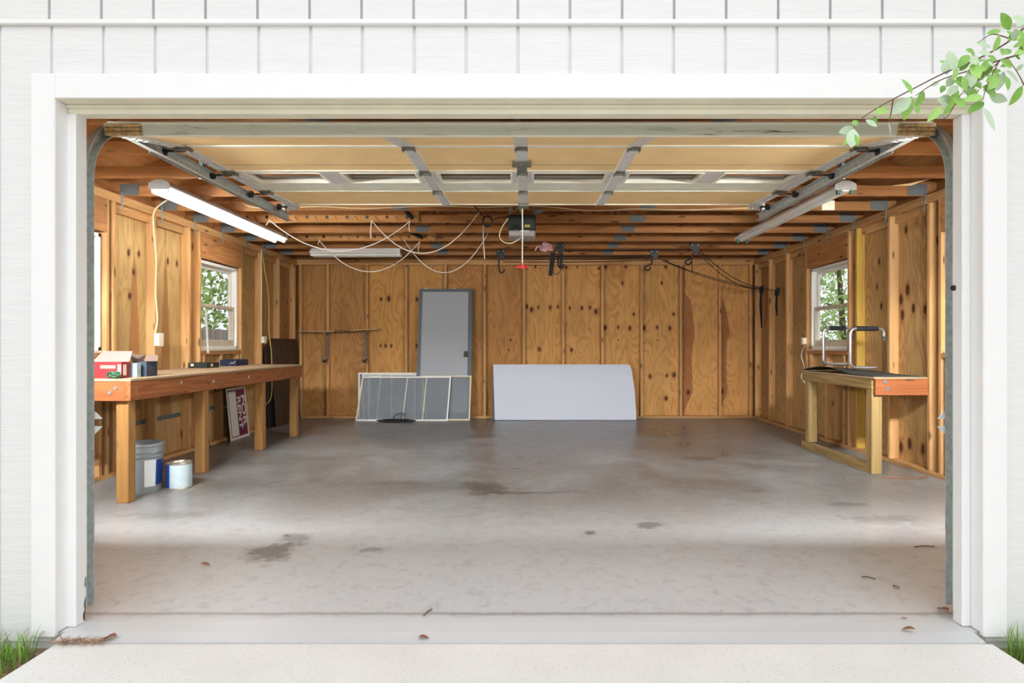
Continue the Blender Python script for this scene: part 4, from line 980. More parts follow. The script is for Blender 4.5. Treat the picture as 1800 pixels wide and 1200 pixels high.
# ================================================================== LONG WORKBENCH (left)
bx0, bx1, by0, by1, bz = XL+0.004, -2.836, 4.495, 7.905, 0.897
wbn = thing('workbench', ((bx0+bx1)/2, (by0+by1)/2, 0), 'long wooden workbench with reddish apron along the left wall', 'workbench')
MB().cbox((bx0, by0-0.004, bz-0.018), (bx1+0.004, by1, bz), 0.003).build('worktop', 'bench_top_y', wbn, label='worn tan plywood worktop')
board('apron', (bx1-0.038, by0, bz-0.158), (bx1, 7.09, bz-0.019), 'red_apron_y', wbn, label='reddish front apron board')
board('apron', (bx1-0.038, 7.094, bz-0.158), (bx1, by1, bz-0.019), 'red_apron_y', wbn)
board('end_apron', (bx0, by0, bz-0.158), (bx1-0.039, by0+0.038, bz-0.019), 'red_apron_x', wbn, label='reddish end board with two bolts')
board('end_apron', (bx0, by1-0.038, bz-0.158), (bx1-0.039, by1, bz-0.019), 'red_apron_x', wbn)
for (px, py) in ((204, 682), (194, 690)): MB().cyl((X_(px, by0), by0-0.008, Z_(py, by0)), (X_(px, by0), by0+0.002, Z_(py, by0)), 0.014, n=8).build('bolt_head', 'bolt_zinc', wbn)
for (px, py) in ((318, 672), (375, 670), (437, 662)):
    Y = bx1*F/(px-CX); MB().cyl((bx1-0.001, Y, Z_(py, Y)), (bx1+0.006, Y, Z_(py, Y)), 0.015, n=10).build('bolt_head', 'bolt_zinc', wbn)
for y in (by0+0.04, 5.60, 6.83, 7.83):
    mb = (bx1-0.040-0.089, y, 0), (bx1-0.040, y+0.089, bz-0.019)
    board('leg', mb[0], mb[1], 'bench_leg_z', wbn, 0.005)
for y in (by0+0.04,):
    board('leg', (bx0+0.001, y, 0), (bx0+0.09, y+0.06, bz-0.158), 'bench_leg_z', wbn, 0.005)
# items on it
def zt(y): return bz
t = thing('carton', (-3.1, 4.66, bz), 'red cardboard carton with raised pink lid at near end of workbench', 'box')
mb = MB(); ax0, ax1, ay0, ay1, ah = -3.26, -2.966, 4.60, 4.69, 0.118
mb.box((ax0, ay0, bz), (ax1, ay0+0.004, bz+ah)); mb.box((ax0, ay1-0.004, bz), (ax1, ay1, bz+ah)); mb.box((ax0, ay0+.004, bz), (ax0+0.004, ay1-.004, bz+ah)); mb.box((ax1-0.004, ay0+.004, bz), (ax1, ay1-.004, bz+ah)); mb.box((ax0, ay0, bz), (ax1, ay1, bz+0.003))
cb = mb.build('carton_body', 'carton_red', t)
MB().prism([(ax0+0.02, ay1, bz+ah), (ax1, ay1, bz+ah), (ax1-0.04, ay1+0.10, bz+ah+0.075), (ax0+0.03, ay1+0.10, bz+ah+0.075)], (0, 0.002, 0.003)).build('lid', 'carton_pink', t, label='pale pink open lid')
MB().box((X_(207, ay0), ay0-0.0012, bz+0.012), (X_(213, ay0), ay0, bz+0.10)).build('label_strip', 'label_cream', cb)
MB().box((ax1-0.001, ay0+0.02, bz+0.02), (ax1+0.0012, ay0+0.055, bz+0.10)).build('label_strip', 'label_cream', cb)
MB().box((X_(176, ay0), ay0-0.0012, bz+0.07), (X_(203, ay0), ay0, bz+0.095)).build('label_strip', 'carton_pink', cb)
o = MB().cbox((-3.02, 4.745, bz), (-2.945, 4.80, bz+0.105), 0.002).build('picture_box', 'carton_blue'); tag(o, 'small pale blue picture box between red and dark cartons', 'box')
t = thing('carton', (-2.97, 4.92, bz), 'dark navy cardboard carton with raised brown lid on workbench', 'box')
ax0, ax1, ay0, ay1, ah = -3.03, -2.925, 4.835, 4.975, 0.115
mb = MB(); mb.box((ax0, ay0, bz), (ax1, ay0+0.004, bz+ah)); mb.box((ax0, ay1-0.004, bz), (ax1, ay1, bz+ah)); mb.box((ax0, ay0+.004, bz), (ax0+0.004, ay1-.004, bz+ah)); mb.box((ax1-0.004, ay0+.004, bz), (ax1, ay1-.004, bz+ah)); mb.box((ax0, ay0, bz), (ax1, ay1, bz+0.003)); cb = mb.build('carton_body', 'carton_navy', t)
MB().prism([(ax0-0.02, ay0+0.02, bz+ah), (ax0-0.01, ay1, bz+ah), (ax0+0.0, ay1+0.02, bz+ah+0.05), (ax0-0.045, ay0+0.03, bz+ah+0.06)], (0.003, 0, 0.0)).build('flap', 'carton_brown', t)
MB().prism([(ax0, ay1, bz+ah), (ax1, ay1, bz+ah), (ax1-0.02, ay1+0.05, bz+ah+0.045), (ax0, ay1+0.05, bz+ah+0.055)], (0, 0.003, 0)).build('flap', 'carton_brown', t)
MB().box((ax0+0.02, ay0-0.001, bz+0.065), (ax0+0.05, ay0, bz+0.10)).build('label_strip', 'label_white', cb)
# tangled green cord
mb = MB(); rnd = random.Random(11); c = Vector((X_(199, 4.55), 4.555, bz+0.022)); pts = []
for k in range(40):
    a = k*0.75; pts.append(c+Vector((0.035*math.cos(a)+rnd.uniform(-.012, .012), 0.018*math.sin(a), 0.018*math.sin(a*1.7)+rnd.uniform(0, .012))))
o = mb.tube(curve(pts, 4), 0.0055, 6).build('cord_tangle', 'green_cord', smooth=True); tag(o, 'tangled dark green cord in front of the red carton', 'cord')
def tray(x0, x1, y0, y1, h, mat, lab, extra=None):
    t = thing('tray', ((x0+x1)/2, (y0+y1)/2, bz), lab, 'tray', 'dark trays on the workbench')
    mb = MB(); w = 0.006
    mb.box((x0, y0, bz), (x1, y1, bz+0.004)); mb.box((x0, y0, bz), (x1, y0+w, bz+h)); mb.box((x0, y1-w, bz), (x1, y1, bz+h)); mb.box((x0, y0+w, bz), (x0+w, y1-w, bz+h)); mb.box((x1-w, y0+w, bz), (x1, y1-w, bz+h))
    mb.build('tray_body', mat, t)
    return t
t = tray(-3.56, -3.36, 6.60, 6.86, 0.055, 'tray_black', 'low black tray with pale label on workbench below the window')
MB().box((-3.362, 6.68, bz+0.015), (-3.3585, 6.72, bz+0.042)).build('label_strip', 'label_cream', t)
MB().box((-3.53, 6.599-0.001, bz+0.02), (-3.50, 6.6, bz+0.045)).build('label_strip', 'label_cream', t)
t = tray(-3.565, -3.38, 7.30, 7.62, 0.072, 'tray_navy', 'taller navy tray with coiled cord on workbench below the window')
MB().tube(curve([(-3.45, 7.295, bz+0.02), (-3.43, 7.294, bz+0.04), (-3.41, 7.294, bz+0.03), (-3.385, 7.294, bz+0.055)], 4), 0.003, 5).build('cord_end', 'white_cord', t)
# stray stick standing at the window
o = MB().beam(P(362, 545, 6.99), P(366, 620, 6.97), 0.02, 0.012, up=(0, 1, 0)).build('metal_strip', 'galv'); tag(o, 'thin grey metal strip leaning at near side of left window', 'strip')

# ---- under the bench
t = thing('bucket', (-3.02, 4.93, 0), 'grey five-gallon plastic bucket with white label under the workbench', 'bucket')
c = (-3.02, 4.93, 0); prof = [(0.0, 0.004), (0.128, 0.004), (0.130, 0.0), (0.135, 0.02), (0.146, 0.27), (0.155, 0.275), (0.155, 0.283), (0.147, 0.286), (0.148, 0.305), (0.157, 0.31), (0.157, 0.318), (0.149, 0.322), (0.151, 0.355), (0.158, 0.36), (0.158, 0.375), (0.152, 0.378), (0.148, 0.37), (0.146, 0.28), (0.13, 0.03), (0.0, 0.03)]
bb = MB().lathe(prof, c, 40).build('bucket_body', 'bucket_grey', t, smooth=True)
def arc_label(c, r0, r1, z0, z1, a0, a1, mat, par, n=14):
    mb = MB(); vs = []
    for i in range(n+1):
        a = math.radians(a0+(a1-a0)*i/n)
        for (r, z) in ((r0, z0), (r1, z1)): vs.append((c[0]+r*math.cos(a), c[1]+r*math.sin(a), z))
    mb.add(vs, [(2*i, 2*i+2, 2*i+3, 2*i+1) for i in range(n)]); return mb.build('label', mat, par, smooth=True, fix=False)
# faces the camera around azimuth -60 deg
arc_label(c, 0.1372, 0.1462, 0.05, 0.255, -52, -18, 'label_white', bb); arc_label(c, 0.1372, 0.1462, 0.055, 0.25, -18, 30, 'label_blue', bb)
pts = [(c[0]+0.158*math.cos(a), c[1]+0.158*math.sin(a)-0.0, 0.335-0.0*a) for a in [math.radians(q) for q in range(180, 361, 15)]]
MB().tube([(p[0], p[1], 0.335-0.06*math.sin(math.pi*i/12)) for i, p in enumerate(pts)], 0.003, 6).build('handle', 'galv_dull', t)
t = thing('paint_can', (-2.793, 5.047, 0), 'paint can with white and blue label beside the grey bucket', 'paint can')
c = (-2.793, 5.047, 0); prof = [(0, 0.003), (0.092, 0.003), (0.096, 0.0), (0.096, 0.006), (0.094, 0.01), (0.094, 0.195), (0.097, 0.199), (0.096, 0.206), (0.090, 0.204), (0.087, 0.198), (0.078, 0.198), (0.076, 0.190), (0.0, 0.190)]
bb = MB().lathe(prof, c, 36).build('can_body', 'tin', t, smooth=True)
arc_label(c, 0.0948, 0.0948, 0.012, 0.192, -106, 60, 'can_label', bb, 24); arc_label(c, 0.0948, 0.0948, 0.012, 0.192, -175, -106, 'label_blue', bb)
# for-rent sign
bt = Vector((-3.515, 7.45, 0.0)); tp = Vector((-3.575, 7.45, 0.62)); wv = Vector((0, 0.50, 0)); hv = tp-bt; nrm = wv.cross(hv).normalized()
if nrm.x < 0: nrm = -nrm
t = thing('rent_sign', bt+wv*0.5, 'white and maroon FOR RENT sign standing sideways under the workbench', 'sign')
def sp(u, v, o): return bt+wv*u+hv*v+nrm*o
def srect(u0, u1, v0, v1, o0, o1, nm, mat, par=None):
    return MB().prism([sp(u0, v0, o0), sp(u1, v0, o0), sp(u1, v1, o0), sp(u0, v1, o0)], nrm*(o1-o0)).build(nm, mat, par or t)
sb = srect(0, 1, 0, 1, 0, 0.006, 'sign_board', 'sign_white')
srect(0.46, 0.92, 0.05, 0.95, 0.006, 0.0072, 'maroon_field', 'sign_maroon', sb)
for (u0, u1, v0, v1) in ((0.06, 0.085, 0.05, 0.95), (0.085, 0.46, 0.05, 0.068), (0.085, 0.46, 0.932, 0.95)): srect(u0, u1, v0, v1, 0.006, 0.0072, 'border_line', 'sign_maroon', sb)
def text_mesh(s, name, mat, par, M, size):
    cu = bpy.data.curves.new(name, 'FONT'); cu.body = s; cu.size = size; cu.extrude = 0.0006; cu.offset = size*0.022; cu.align_x = 'CENTER'; cu.align_y = 'CENTER'; cu.resolution_u = 4
    ob = bpy.data.objects.new(name, cu); COL.objects.link(ob); dg = bpy.context.evaluated_depsgraph_get(); dg.update()
    me = bpy.data.meshes.new_from_object(ob.evaluated_get(dg)); COL.objects.unlink(ob); bpy.data.objects.remove(ob)
    mb = MB(M); mb.add([v.co for v in me.vertices], [tuple(p.vertices) for p in me.polygons])
    bpy.data.meshes.remove(me)
    return mb.build(name, mat, par)
# lettering runs from top to bottom, letter tops pointing to the far side
dirx = -hv.normalized(); diry = wv.normalized()
for s, u, size, st_ in (('FOR', 0.795, 0.128, 1.60), ('RENT', 0.575, 0.122, 1.34)):
    o = sp(u, 0.5 if s == 'RENT' else 0.54, 0.0085)
    M = Matrix(((dirx.x*st_, diry.x, nrm.x, o.x), (dirx.y*st_, diry.y, nrm.y, o.y), (dirx.z*st_, diry.z, nrm.z, o.z), (0, 0, 0, 1)))
    text_mesh(s, 'lettering', 'sign_white', sb, M, size)
# wire yard-sign stake
mb = MB(); q0, q1 = Vector((-3.50, 6.96, 0)), Vector((-3.50, 7.40, 0))
mb.tube([q0+Vector((-.01, 0, 0.0)), q0+Vector((-.07, 0, 0.60))], 0.004, 6); mb.tube([q0+Vector((-.07, -0.06, 0.60)), q1+Vector((-.07, 0.03, 0.615))], 0.004, 6); mb.tube([q1+Vector((-.01, -.02, 0)), q1+Vector((-.07, -.02, .61))], 0.004, 6)
o = mb.build('sign_stake', 'wire_dark'); tag(o, 'dark wire sign stake leaning beside the FOR RENT sign', 'stake')
for (ya, yb3, h, lean, lab) in ((5.70, 5.84, 0.46, 0.05, 'short pale board offcut leaning on the wall behind the bucket'), (6.98, 7.16, 0.55, 0.05, 'pale board offcut leaning under bench behind the wire stake')):
    o = MB().prism([(XL-SD+0.07, ya, 0.038), (XL-SD+0.07, yb3, 0.038), (XL-SD+0.012, yb3, h), (XL-SD+0.012, ya, h)], (0.012, 0, 0)).build('board_offcut', 'pale_wood_x'); tag(o, lab, 'board')
# dark sheets in the back left corner
def lean_sheet(name, y0, y1, xb, xt, h, th, mat, lab, slant=0.0):
    o = MB().prism([(xb, y0, 0), (xb, y1, 0), (xt, y1-slant, h), (xt, y0-slant*0.2, h)], (th, 0, 0)).build(name, mat); tag(o, lab, 'board'); return o
lean_sheet('black_sheet', 8.56, 9.15, -3.535, -3.583, 1.13, 0.008, 'black_metal', 'narrow black sheet leaning behind the dark plywood in the left corner')
lean_sheet('plywood_sheet', 8.74, 9.66, -3.50, -3.57, 1.23, 0.014, 'dark_ply_z', 'dark weathered plywood sheet leaning in back left corner past workbench')

# ---- outlets, cables on side walls
def outlet(s, Xf, y, z, lab, h=0.12, w=0.075):
    t = thing('outlet', (Xf, y, z), lab, 'outlet', 'wall outlets')
    MB().cbox((Xf-s*0.0, y-w/2, z-h/2), (Xf-s*0.045, y+w/2, z+h/2), 0.004).build('box', 'ivory', t)
    cv = MB().cbox((Xf-s*0.045, y-w/2-0.004, z-h/2-0.004), (Xf-s*0.051, y+w/2+0.004, z+h/2+0.004), 0.002).build('cover_plate', 'ivory', t)
    for dz in (0.025, -0.025): MB().cyl((Xf-s*0.051, y, z+dz), (Xf-s*0.0535, y, z+dz), 0.016, n=12).build('receptacle', 'label_cream', cv)
    return t
outlet(-1, XL, 6.08, 1.19, 'cream outlet box on left wall with cable above workbench middle')
outlet(-1, XL, 8.50, 1.21, 'small cream outlet box on left wall beyond the window', 0.09, 0.07)
outlet(1, XR, 7.95, 1.19, 'small cream outlet box on right wall stud left of the window', 0.08, 0.05)
pts = [(XL+0.008, 6.055, 1.25), (XL+0.006, 6.09, 1.40), (XL+0.006, 6.06, 1.65), (XL+0.006, 6.07, 1.95), (XL+0.006, 6.03, 2.25), (XL+0.02, 6.02, 2.42), (XL+0.12, 6.05, 2.53)]
o = MB().tube(curve(pts), 0.0075, 7).build('wall_cable', 'cream_cable', smooth=True); tag(o, 'thick cream cable rising from the outlet box nearest the cartons', 'cable')
pts = [(XL+0.006, 8.49, 2.40), (XL+0.03, 8.54, 2.1), (XL+0.05, 8.60, 1.8), (XL+0.045, 8.62, 1.45), (XL+0.055, 8.60, 1.3), (XL+0.075, 8.62, 1.05), (XL+0.075, 8.64, 0.8), (XL+0.08, 8.62, 0.45), (XL+0.05, 8.50, 0.33)]
o = MB().tube(curve(pts), 0.0055, 6).build('extension_cord', 'yellow_cord', smooth=True); tag(o, 'thin yellow cord hanging on left wall in front of dark sheets', 'cord')
o = MB().tube(curve([(XL+0.004, 8.47, 1.26), (XL+0.004, 8.475, 1.8), (XL+0.004, 8.47, 2.42)]), 0.007, 6).build('wall_cable', 'ivory', smooth=True); tag(o, 'straight cream cable up the stud beyond left window', 'cable')
o = MB().tube(curve([(XR-0.006, 7.97, 1.14), (XR-0.03, 8.02, 1.0), (XR-0.012, 7.97, 0.86), (XR-0.03, 8.02, 0.74), (XR-0.006, 7.97, 0.66)]), 0.005, 6).build('wall_cable', 'ivory', smooth=True); tag(o, 'short curled white cable below the outlet on right wall', 'cable')
o = MB().tube(curve([(XR-0.02, 5.60, 2.42), (XR-0.03, 5.61, 1.8), (XR-0.025, 5.62, 1.3), (XR-0.02, 5.60, 0.93)]), 0.0018, 5).build('hanging_wire', 'twig', smooth=True); tag(o, 'thin vertical tan wire hanging down right wall by the small bench', 'wire')

# ================================================================== BACK WALL THINGS
yb = YB
t = thing('wall_shelf', (X_(600, 9.68), 9.68, 1.35), 'thin warped plywood strip resting on two metal hooks, left part of back wall', 'shelf')
pts = []; n = 14
top = []
for k in range(n+1):
    u = k/n; x = X_(524, 9.68)+(X_(667, 9.68)-X_(524, 9.68))*u; z = Z_(581.5, 9.68)+0.0+(0.03*max(0, u-0.55)/0.45)-0.004*math.sin(u*6); top.append((x, z))
mb = MB(); mb.prism([(x, 9.60, z) for x, z in top]+[(x, 9.60, z-0.011) for x, z in reversed(top)], (0, 0.185, 0)); mb.build('shelf_board', 'pale_wood_x', t)
for k in range(5): MB().box((X_(589+k*5.5, 9.6), 9.598, Z_(582.6, 9.6)), (X_(592+k*5.5, 9.6), 9.602, Z_(580.2, 9.6))).build('edge_slot', 'dark_gap', t, label='dark slot in the shelf edge')
for sx_, lab in ((SX[0], 'rusty metal J hook under left end of the thin shelf'), (SX[1], 'rusty metal J hook under right end of the thin shelf')):
    t = thing('storage_hook', (sx_, 9.77, 0.9), lab, 'hook', 'storage hooks on the back wall')
    zt_, zb_ = 1.335, 0.905
    MB().cbox((sx_-0.016, 9.775, zb_), (sx_+0.016, 9.789, zt_), 0.003).build('back_plate', 'rust_hook', t)
    MB().tube(curve([(sx_-0.0, 9.765, zt_-0.03), (sx_, 9.755, 1.15), (sx_, 9.755, zb_+0.05), (sx_, 9.73, zb_+0.0), (sx_, 9.62, zb_-0.02), (sx_, 9.55, zb_+0.0), (sx_, 9.54, zb_+0.06)], 5), 0.015, 8).build('arm', 'rust_hook', t, smooth=True)
    MB().tube([(sx_, 9.70, zb_-0.012), (sx_, 9.60, zb_-0.018), (sx_, 9.555, zb_-0.0)], 0.021, 8).build('rubber_sleeve', 'black_plastic', t, smooth=True)
    MB().cbox((sx_-0.03, 9.62, zt_-0.02), (sx_+0.03, 9.79, zt_-0.003), 0.002).build('shelf_arm', 'rust_hook', t)
# screen door panel
def leaned(xa, xb, ybot, ytop, z1, xat=None, xbt=None):
    """returns f(u,v,o) over a leaning panel, o towards the camera"""
    xat = xa if xat is None else xat; xbt = xb if xbt is None else xbt
    A, B, C, D = Vector((xa, ybot, 0)), Vector((xb, ybot, 0)), Vector((xbt, ytop, z1)), Vector((xat, ytop, z1))
    n = (B-A).cross(D-A).normalized()
    if n.y > 0: n = -n
    return lambda u, v, o: (A.lerp(B, u)).lerp(D.lerp(C, u), v)+n*o
def lquad(f, u0, u1, v0, v1, o0, o1):
    return MB().add([f(u0, v0, o0), f(u1, v0, o0), f(u1, v1, o0), f(u0, v1, o0), f(u0, v0, o1), f(u1, v0, o1), f(u1, v1, o1), f(u0, v1, o1)], [(0,3,2,1),(4,5,6,7),(0,1,5,4),(1,2,6,5),(2,3,7,6),(3,0,4,7)])
t = thing('screen_door', (-1.28, 9.66, 0), 'tall grey mesh screen door with dark frame leaning on the back wall', 'screen door')
f = leaned(X_(731, 9.64), X_(828, 9.64), 9.64, 9.758, Z_(508, 9.758), X_(738, 9.758), X_(831, 9.758))
for (u0, u1, v0, v1, nm) in ((0, .055, 0, 1, 'stile'), (.925, 1, 0, 1, 'stile'), (.055, .925, .978, 1, 'rail'), (.055, .925, 0, .05, 'rail')):
    lquad(f, u0, u1, v0, v1, 0, 0.028).build(nm, 'slate_frame', t)
lquad(f, .055, .925, .05, .978, 0.010, 0.014).build('mesh', 'door_mesh', t, label='taut grey insect mesh')
lquad(f, .86, .935, .475, .52, 0.028, 0.046).build('latch', 'black_plastic', t, label='black pull latch')
for u in (0.1, 0.62): lquad(f, u, u+.05, 1.0, 1.006, 0.008, 0.02).build('roller', 'galv', t)
# window screens
def wscreen(c4, lab, mat='screen_white', bars=(), th=0.009, mesh=True, rt=0.02, lmat=None):
    """c4: photo corners BL,BR,TR,TL with their depths"""
    (ax, ay), (bx, by), (cx_, cy_), (dx, dy), yb_, yt_ = c4
    A = Vector((X_(ax, yb_), yb_, 0.0)); B = Vector((X_(bx, yb_), yb_, 0.0)); zt2 = Z_((cy_+dy)/2, yt_)
    C = Vector((X_(cx_, yt_), yt_, zt2)); D = Vector((X_(dx, yt_), yt_, zt2))
    n = (B-A).cross(D-A).normalized()
    if n.y > 0: n = -n
    def f(u, v, o): return (A.lerp(B, u)).lerp(D.lerp(C, u), v)+n*o
    w = (B-A).length; h = (D-A).length; fu = rt/w; fv = rt/h
    t = thing('window_screen', (A+B)/2, lab, 'window screen', 'window screens leaning on the back wall')
    for (u0, u1, v0, v1) in ((0, fu, 0, 1), (1-fu, 1, 0, 1), (fu, 1-fu, 1-fv, 1), (fu, 1-fu, 0, fv)): lquad(f, u0, u1, v0, v1, 0, th).build('frame_bar', (lmat if (lmat and u1 == fu) else mat), t)
    for (u, m2) in bars: lquad(f, u-fu*.35, u+fu*.35, fv, 1-fv, 0.001, th-0.001).build('cross_bar', m2, t)
    if mesh: lquad(f, fu*.6, 1-fu*.6, fv*.6, 1-fv*.6, th*0.4, th*0.55).build('mesh', 'screen_mesh', t)
wscreen(((748, 738), (826, 738), (829, 660), (742, 660), 9.52, 9.62), 'tan-framed window screen at right end of the leaning screens', 'screen_tan')
wscreen(((630, 735), (724, 735), (733, 655), (630, 655), 9.60, 9.70), 'rearmost white window screen, leftmost and standing tallest', 'screen_white', rt=0.022)
wscreen(((638, 735), (730, 735), (731, 658), (637, 658), 9.55, 9.655), 'narrow white window screen second from the wall', 'screen_white', bars=((0.55, 'screen_white'),), rt=0.016)
wscreen(((648, 736), (663, 736), (671, 661), (648, 661), 9.51, 9.615), 'slim white screen strip inside the stack of leaning screens', 'screen_white', mesh=False, rt=0.016)
wscreen(((625, 738), (787, 739), (793, 662), (637, 661), 9.46, 9.57), 'front long window screen with tan left edge and two crossbars', 'screen_white', bars=((0.51, 'screen_tan'), (0.725, 'screen_tan')), lmat='screen_tan')
# black cable coil on the floor
mb = MB(); rnd = random.Random(5)
for k in range(5):
    r = 0.10+0.03*k; pts = [(X_(697, 9.35)+r*1.3*math.cos(a)+rnd.uniform(-.01, .01), 9.31+r*0.42*math.sin(a), 0.008+0.012*(k % 3)+rnd.uniform(0, .005)) for a in [2*math.pi*i/18 for i in range(19)]]
    mb.tube(pts, 0.007, 6)
mb.tube(curve([(X_(700, 9.3), 9.37, 0.02), (X_(708, 9.3), 9.395, 0.12), (X_(694, 9.3), 9.395, 0.10), (X_(688, 9.3), 9.36, 0.02)], 5), 0.006, 6)
o = mb.build('cable_coil', 'black_rope', smooth=True); tag(o, 'flat coil of black cable on floor before the window screens', 'cable')
# white foam board and the grey sheet behind it
f = leaned(X_(865, 9.66), X_(905, 9.66), 9.66, 9.765, Z_(661, 9.765))
o = lquad(f, 0, 1, 0, 1, 0, 0.012).build('metal_sheet', 'plate_grey'); tag(o, 'grey metal sheet peeking out left of the white foam board', 'board')
t = thing('foam_board', (X_(993, 9.55), 9.57, 0), 'large white insulation board leaning low against the back wall', 'board')
f = leaned(X_(870, 9.55), X_(1118, 9.55), 9.55, 9.745, Z_(641, 9.745), X_(867, 9.745), X_(1113, 9.745))
g4 = MB(); nn = 24
outline = [(0, 0), (1, 0), (0.999, 0.5), (0.985, 0.9), (0.975, 0.985), (0.955, 1.0), (0.5, 1.0), (0.0, 1.0)]
g4.add([f(u, v, 0) for u, v in outline]+[f(u, v, 0.03) for u, v in outline], [tuple(range(7, -1, -1)), tuple(range(8, 16))]+[(i, (i+1) % 8, 8+(i+1) % 8, 8+i) for i in range(8)])
g4.build('panel', 'foam_white', t)
lquad(f, 0.002, 0.955, 0.955, 0.999, 0.0301, 0.034).build('top_lip', 'foam_white', t)

# ================================================================== SMALL WORKBENCH (right)
rx0, rx1, ry0, ry1, rz_ = 3.03, XR-0.004, 5.52, 6.97, 0.857
t = thing('side_workbench', ((rx0+rx1)/2, (ry0+ry1)/2, 0), 'small treated-lumber workbench with red end board against the right wall', 'workbench')
MB().cbox((rx0, ry0, rz_-0.016), (rx1, ry1, rz_), 0.003).build('worktop', 'bench_top_y', t)
board('apron', (rx0, ry0+0.04, rz_-0.106), (rx0+0.038, ry1, rz_-0.017), 'treated_y', t)
board('end_apron', (rx0+0.015, ry0-0.0, rz_-0.158), (rx1, ry0+0.038, rz_-0.017), 'red_apron_x', t, label='reddish end board with two washers')
for (px, py) in ((1555, 671), (1559, 683)):
    MB().cyl((X_(px, ry0), ry0-0.006, Z_(py, ry0)), (X_(px, ry0), ry0+0.001, Z_(py, ry0)), 0.018, n=14).build('washer', 'bolt_zinc', t)
    MB().cyl((X_(px, ry0), ry0-0.014, Z_(py, ry0)), (X_(px, ry0), ry0-0.004, Z_(py, ry0)), 0.009, n=6).build('bolt_head', 'bolt_zinc', t)
board('leg', (rx0+0.002, ry0+0.040, 0), (rx0+0.095, ry0+0.075+0.054, rz_-0.107), 'treated_z', t, 0.004)
board('leg', (rx0+0.002, ry1-0.17, 0.09), (rx0+0.091, ry1-0.08, rz_-0.107), 'treated_z', t, 0.004)
board('floor_rail', (rx0+0.004, ry0+0.13, 0), (rx0+0.042, ry1+0.02, 0.088), 'treated_y', t, 0.003)
board('end_apron', (rx0+0.039, ry1-0.038, rz_-0.106), (rx1, ry1, rz_-0.017), 'treated_y', t)
# warped dark sheet on top
mb = MB(); nx, ny = 6, 16; vs = []; fs = []
def shz(v, u): return rz_+0.004+0.052*max(0.0, math.sin(min(1, max(0, (v-0.25)/0.75))*math.pi))**1.0*(1-0.6*u)
for i in range(ny+1):
    for j in range(nx+1):
        v = i/ny; u = j/nx; vs.append((rx0+0.015+u*(0.43-0.02*v)+0.0, ry0+0.07+v*(ry1-ry0-0.04), shz(v, u)))
m1 = len(vs); vs += [(x, y, z+0.006) for x, y, z in vs]
for i in range(ny):
    for j in range(nx):
        q = [i*(nx+1)+j, i*(nx+1)+j+1, (i+1)*(nx+1)+j+1, (i+1)*(nx+1)+j]; fs.append(tuple(q)); fs.append(tuple(m1+k for k in reversed(q)))
bd = [j for j in range(nx+1)]+[(i+1)*(nx+1)+nx for i in range(ny)]+[ny*(nx+1)+j for j in range(nx-1, -1, -1)]+[i*(nx+1) for i in range(ny-1, 0, -1)]
for k in range(len(bd)): a, b2 = bd[k], bd[(k+1) % len(bd)]; fs.append((a, b2, m1+b2, m1+a))
o = mb.add(vs, fs).build('curled_sheet', 'dark_sheet', smooth=True); tag(o, 'dark curled sheet lying warped on the small right workbench', 'sheet')
def grab_rail(x, y, ztop, L, zbase, lab):
    t = thing('grab_rail', (x, y, zbase), lab, 'grab rail', 'chrome grab rails')
    r = 0.0145; R = 0.05; pts = [(x+0.24, y-0.02, zbase+r), (x+0.12, y-0.01, zbase+r), (x+R, y, zbase+r)]
    for k in range(1, 7): a = math.pi/2*k/6; pts.append((x+R-R*math.sin(a), y, zbase+r+R-R*math.cos(a)))
    pts += [(x, y, (zbase+ztop)/2)]
    for k in range(0, 7): a = math.pi/2*k/6; pts.append((x+R-R*math.cos(a), y, ztop-R+R*math.sin(a)))
    pts += [(x+L*0.5, y, ztop), (x+L-0.05, y, ztop)]
    for k in range(1, 6): a = math.pi/2*k/6; pts.append((x+L-0.05+0.05*math.sin(a), y, ztop-0.05+0.05*math.cos(a)))
    pts += [(x+L+0.002, y, ztop-0.085)]
    MB().tube(pts, r, 12).build('tube', 'chrome', t, smooth=True)
    MB().cyl((x+0.06, y, ztop), (x+L-0.06, y, ztop), 0.0235, n=14).build('foam_grip', 'foam_grip', t, smooth=True)
    MB().cyl((x+L+0.002, y, ztop-0.115), (x+L+0.002, y, ztop-0.075), 0.0165, n=12).build('rubber_tip', 'rubber_tip', t, smooth=True)
grab_rail(3.150, 6.72, 1.318, 0.295, rz_+0.066, 'farther chrome grab rail with black foam grip in front of window')
grab_rail(3.120, 6.10, 1.298, 0.325, rz_+0.050, 'nearer chrome grab rail with black foam grip on small right workbench')
o = MB().tube(curve([(3.04, 5.40, 0.006), (3.2, 5.36, 0.006), (3.38, 5.38, 0.006), (3.45, 5.44, 0.02)], 5), 0.006, 6).build('floor_cable', 'dead_leaf', smooth=True); tag(o, 'brown cable end lying on floor in front of the small workbench', 'cable')

# ================================================================== OUTSIDE: branch, grass, litter, trees, fence
def leaf_mesh(mat, w=0.36, bend=0.12, fold=0.10):
    """unit-length leaf along +x, blade faces +z"""
    prof = [(0, .02), (.12, .45), (.3, .9), (.5, 1.0), (.7, .82), (.88, .42), (1, 0.0)]
    vs = []; fs = []
    for (u, k) in prof:
        z = -bend*u*u
        vs += [(u, -w/2*k, z+fold*k*0.5), (u, 0, z), (u, w/2*k, z+fold*k*0.5)]
    for i in range(len(prof)-1):
        a = 3*i; fs += [(a, a+3, a+4, a+1), (a+1, a+4, a+5, a+2)]
    me = bpy.data.meshes.new('leaf'); me.from_pydata(vs, [], fs); me.materials.append(MATS[mat])
    for p in me.polygons: p.use_smooth = True
    return me
LM = [leaf_mesh('leaf_green', 0.44), leaf_mesh('leaf_bright', 0.48, 0.16), leaf_mesh('leaf_pale', 0.58, 0.06, 0.06), leaf_mesh('leaf_bright', 0.38, 0.05, 0.2)]
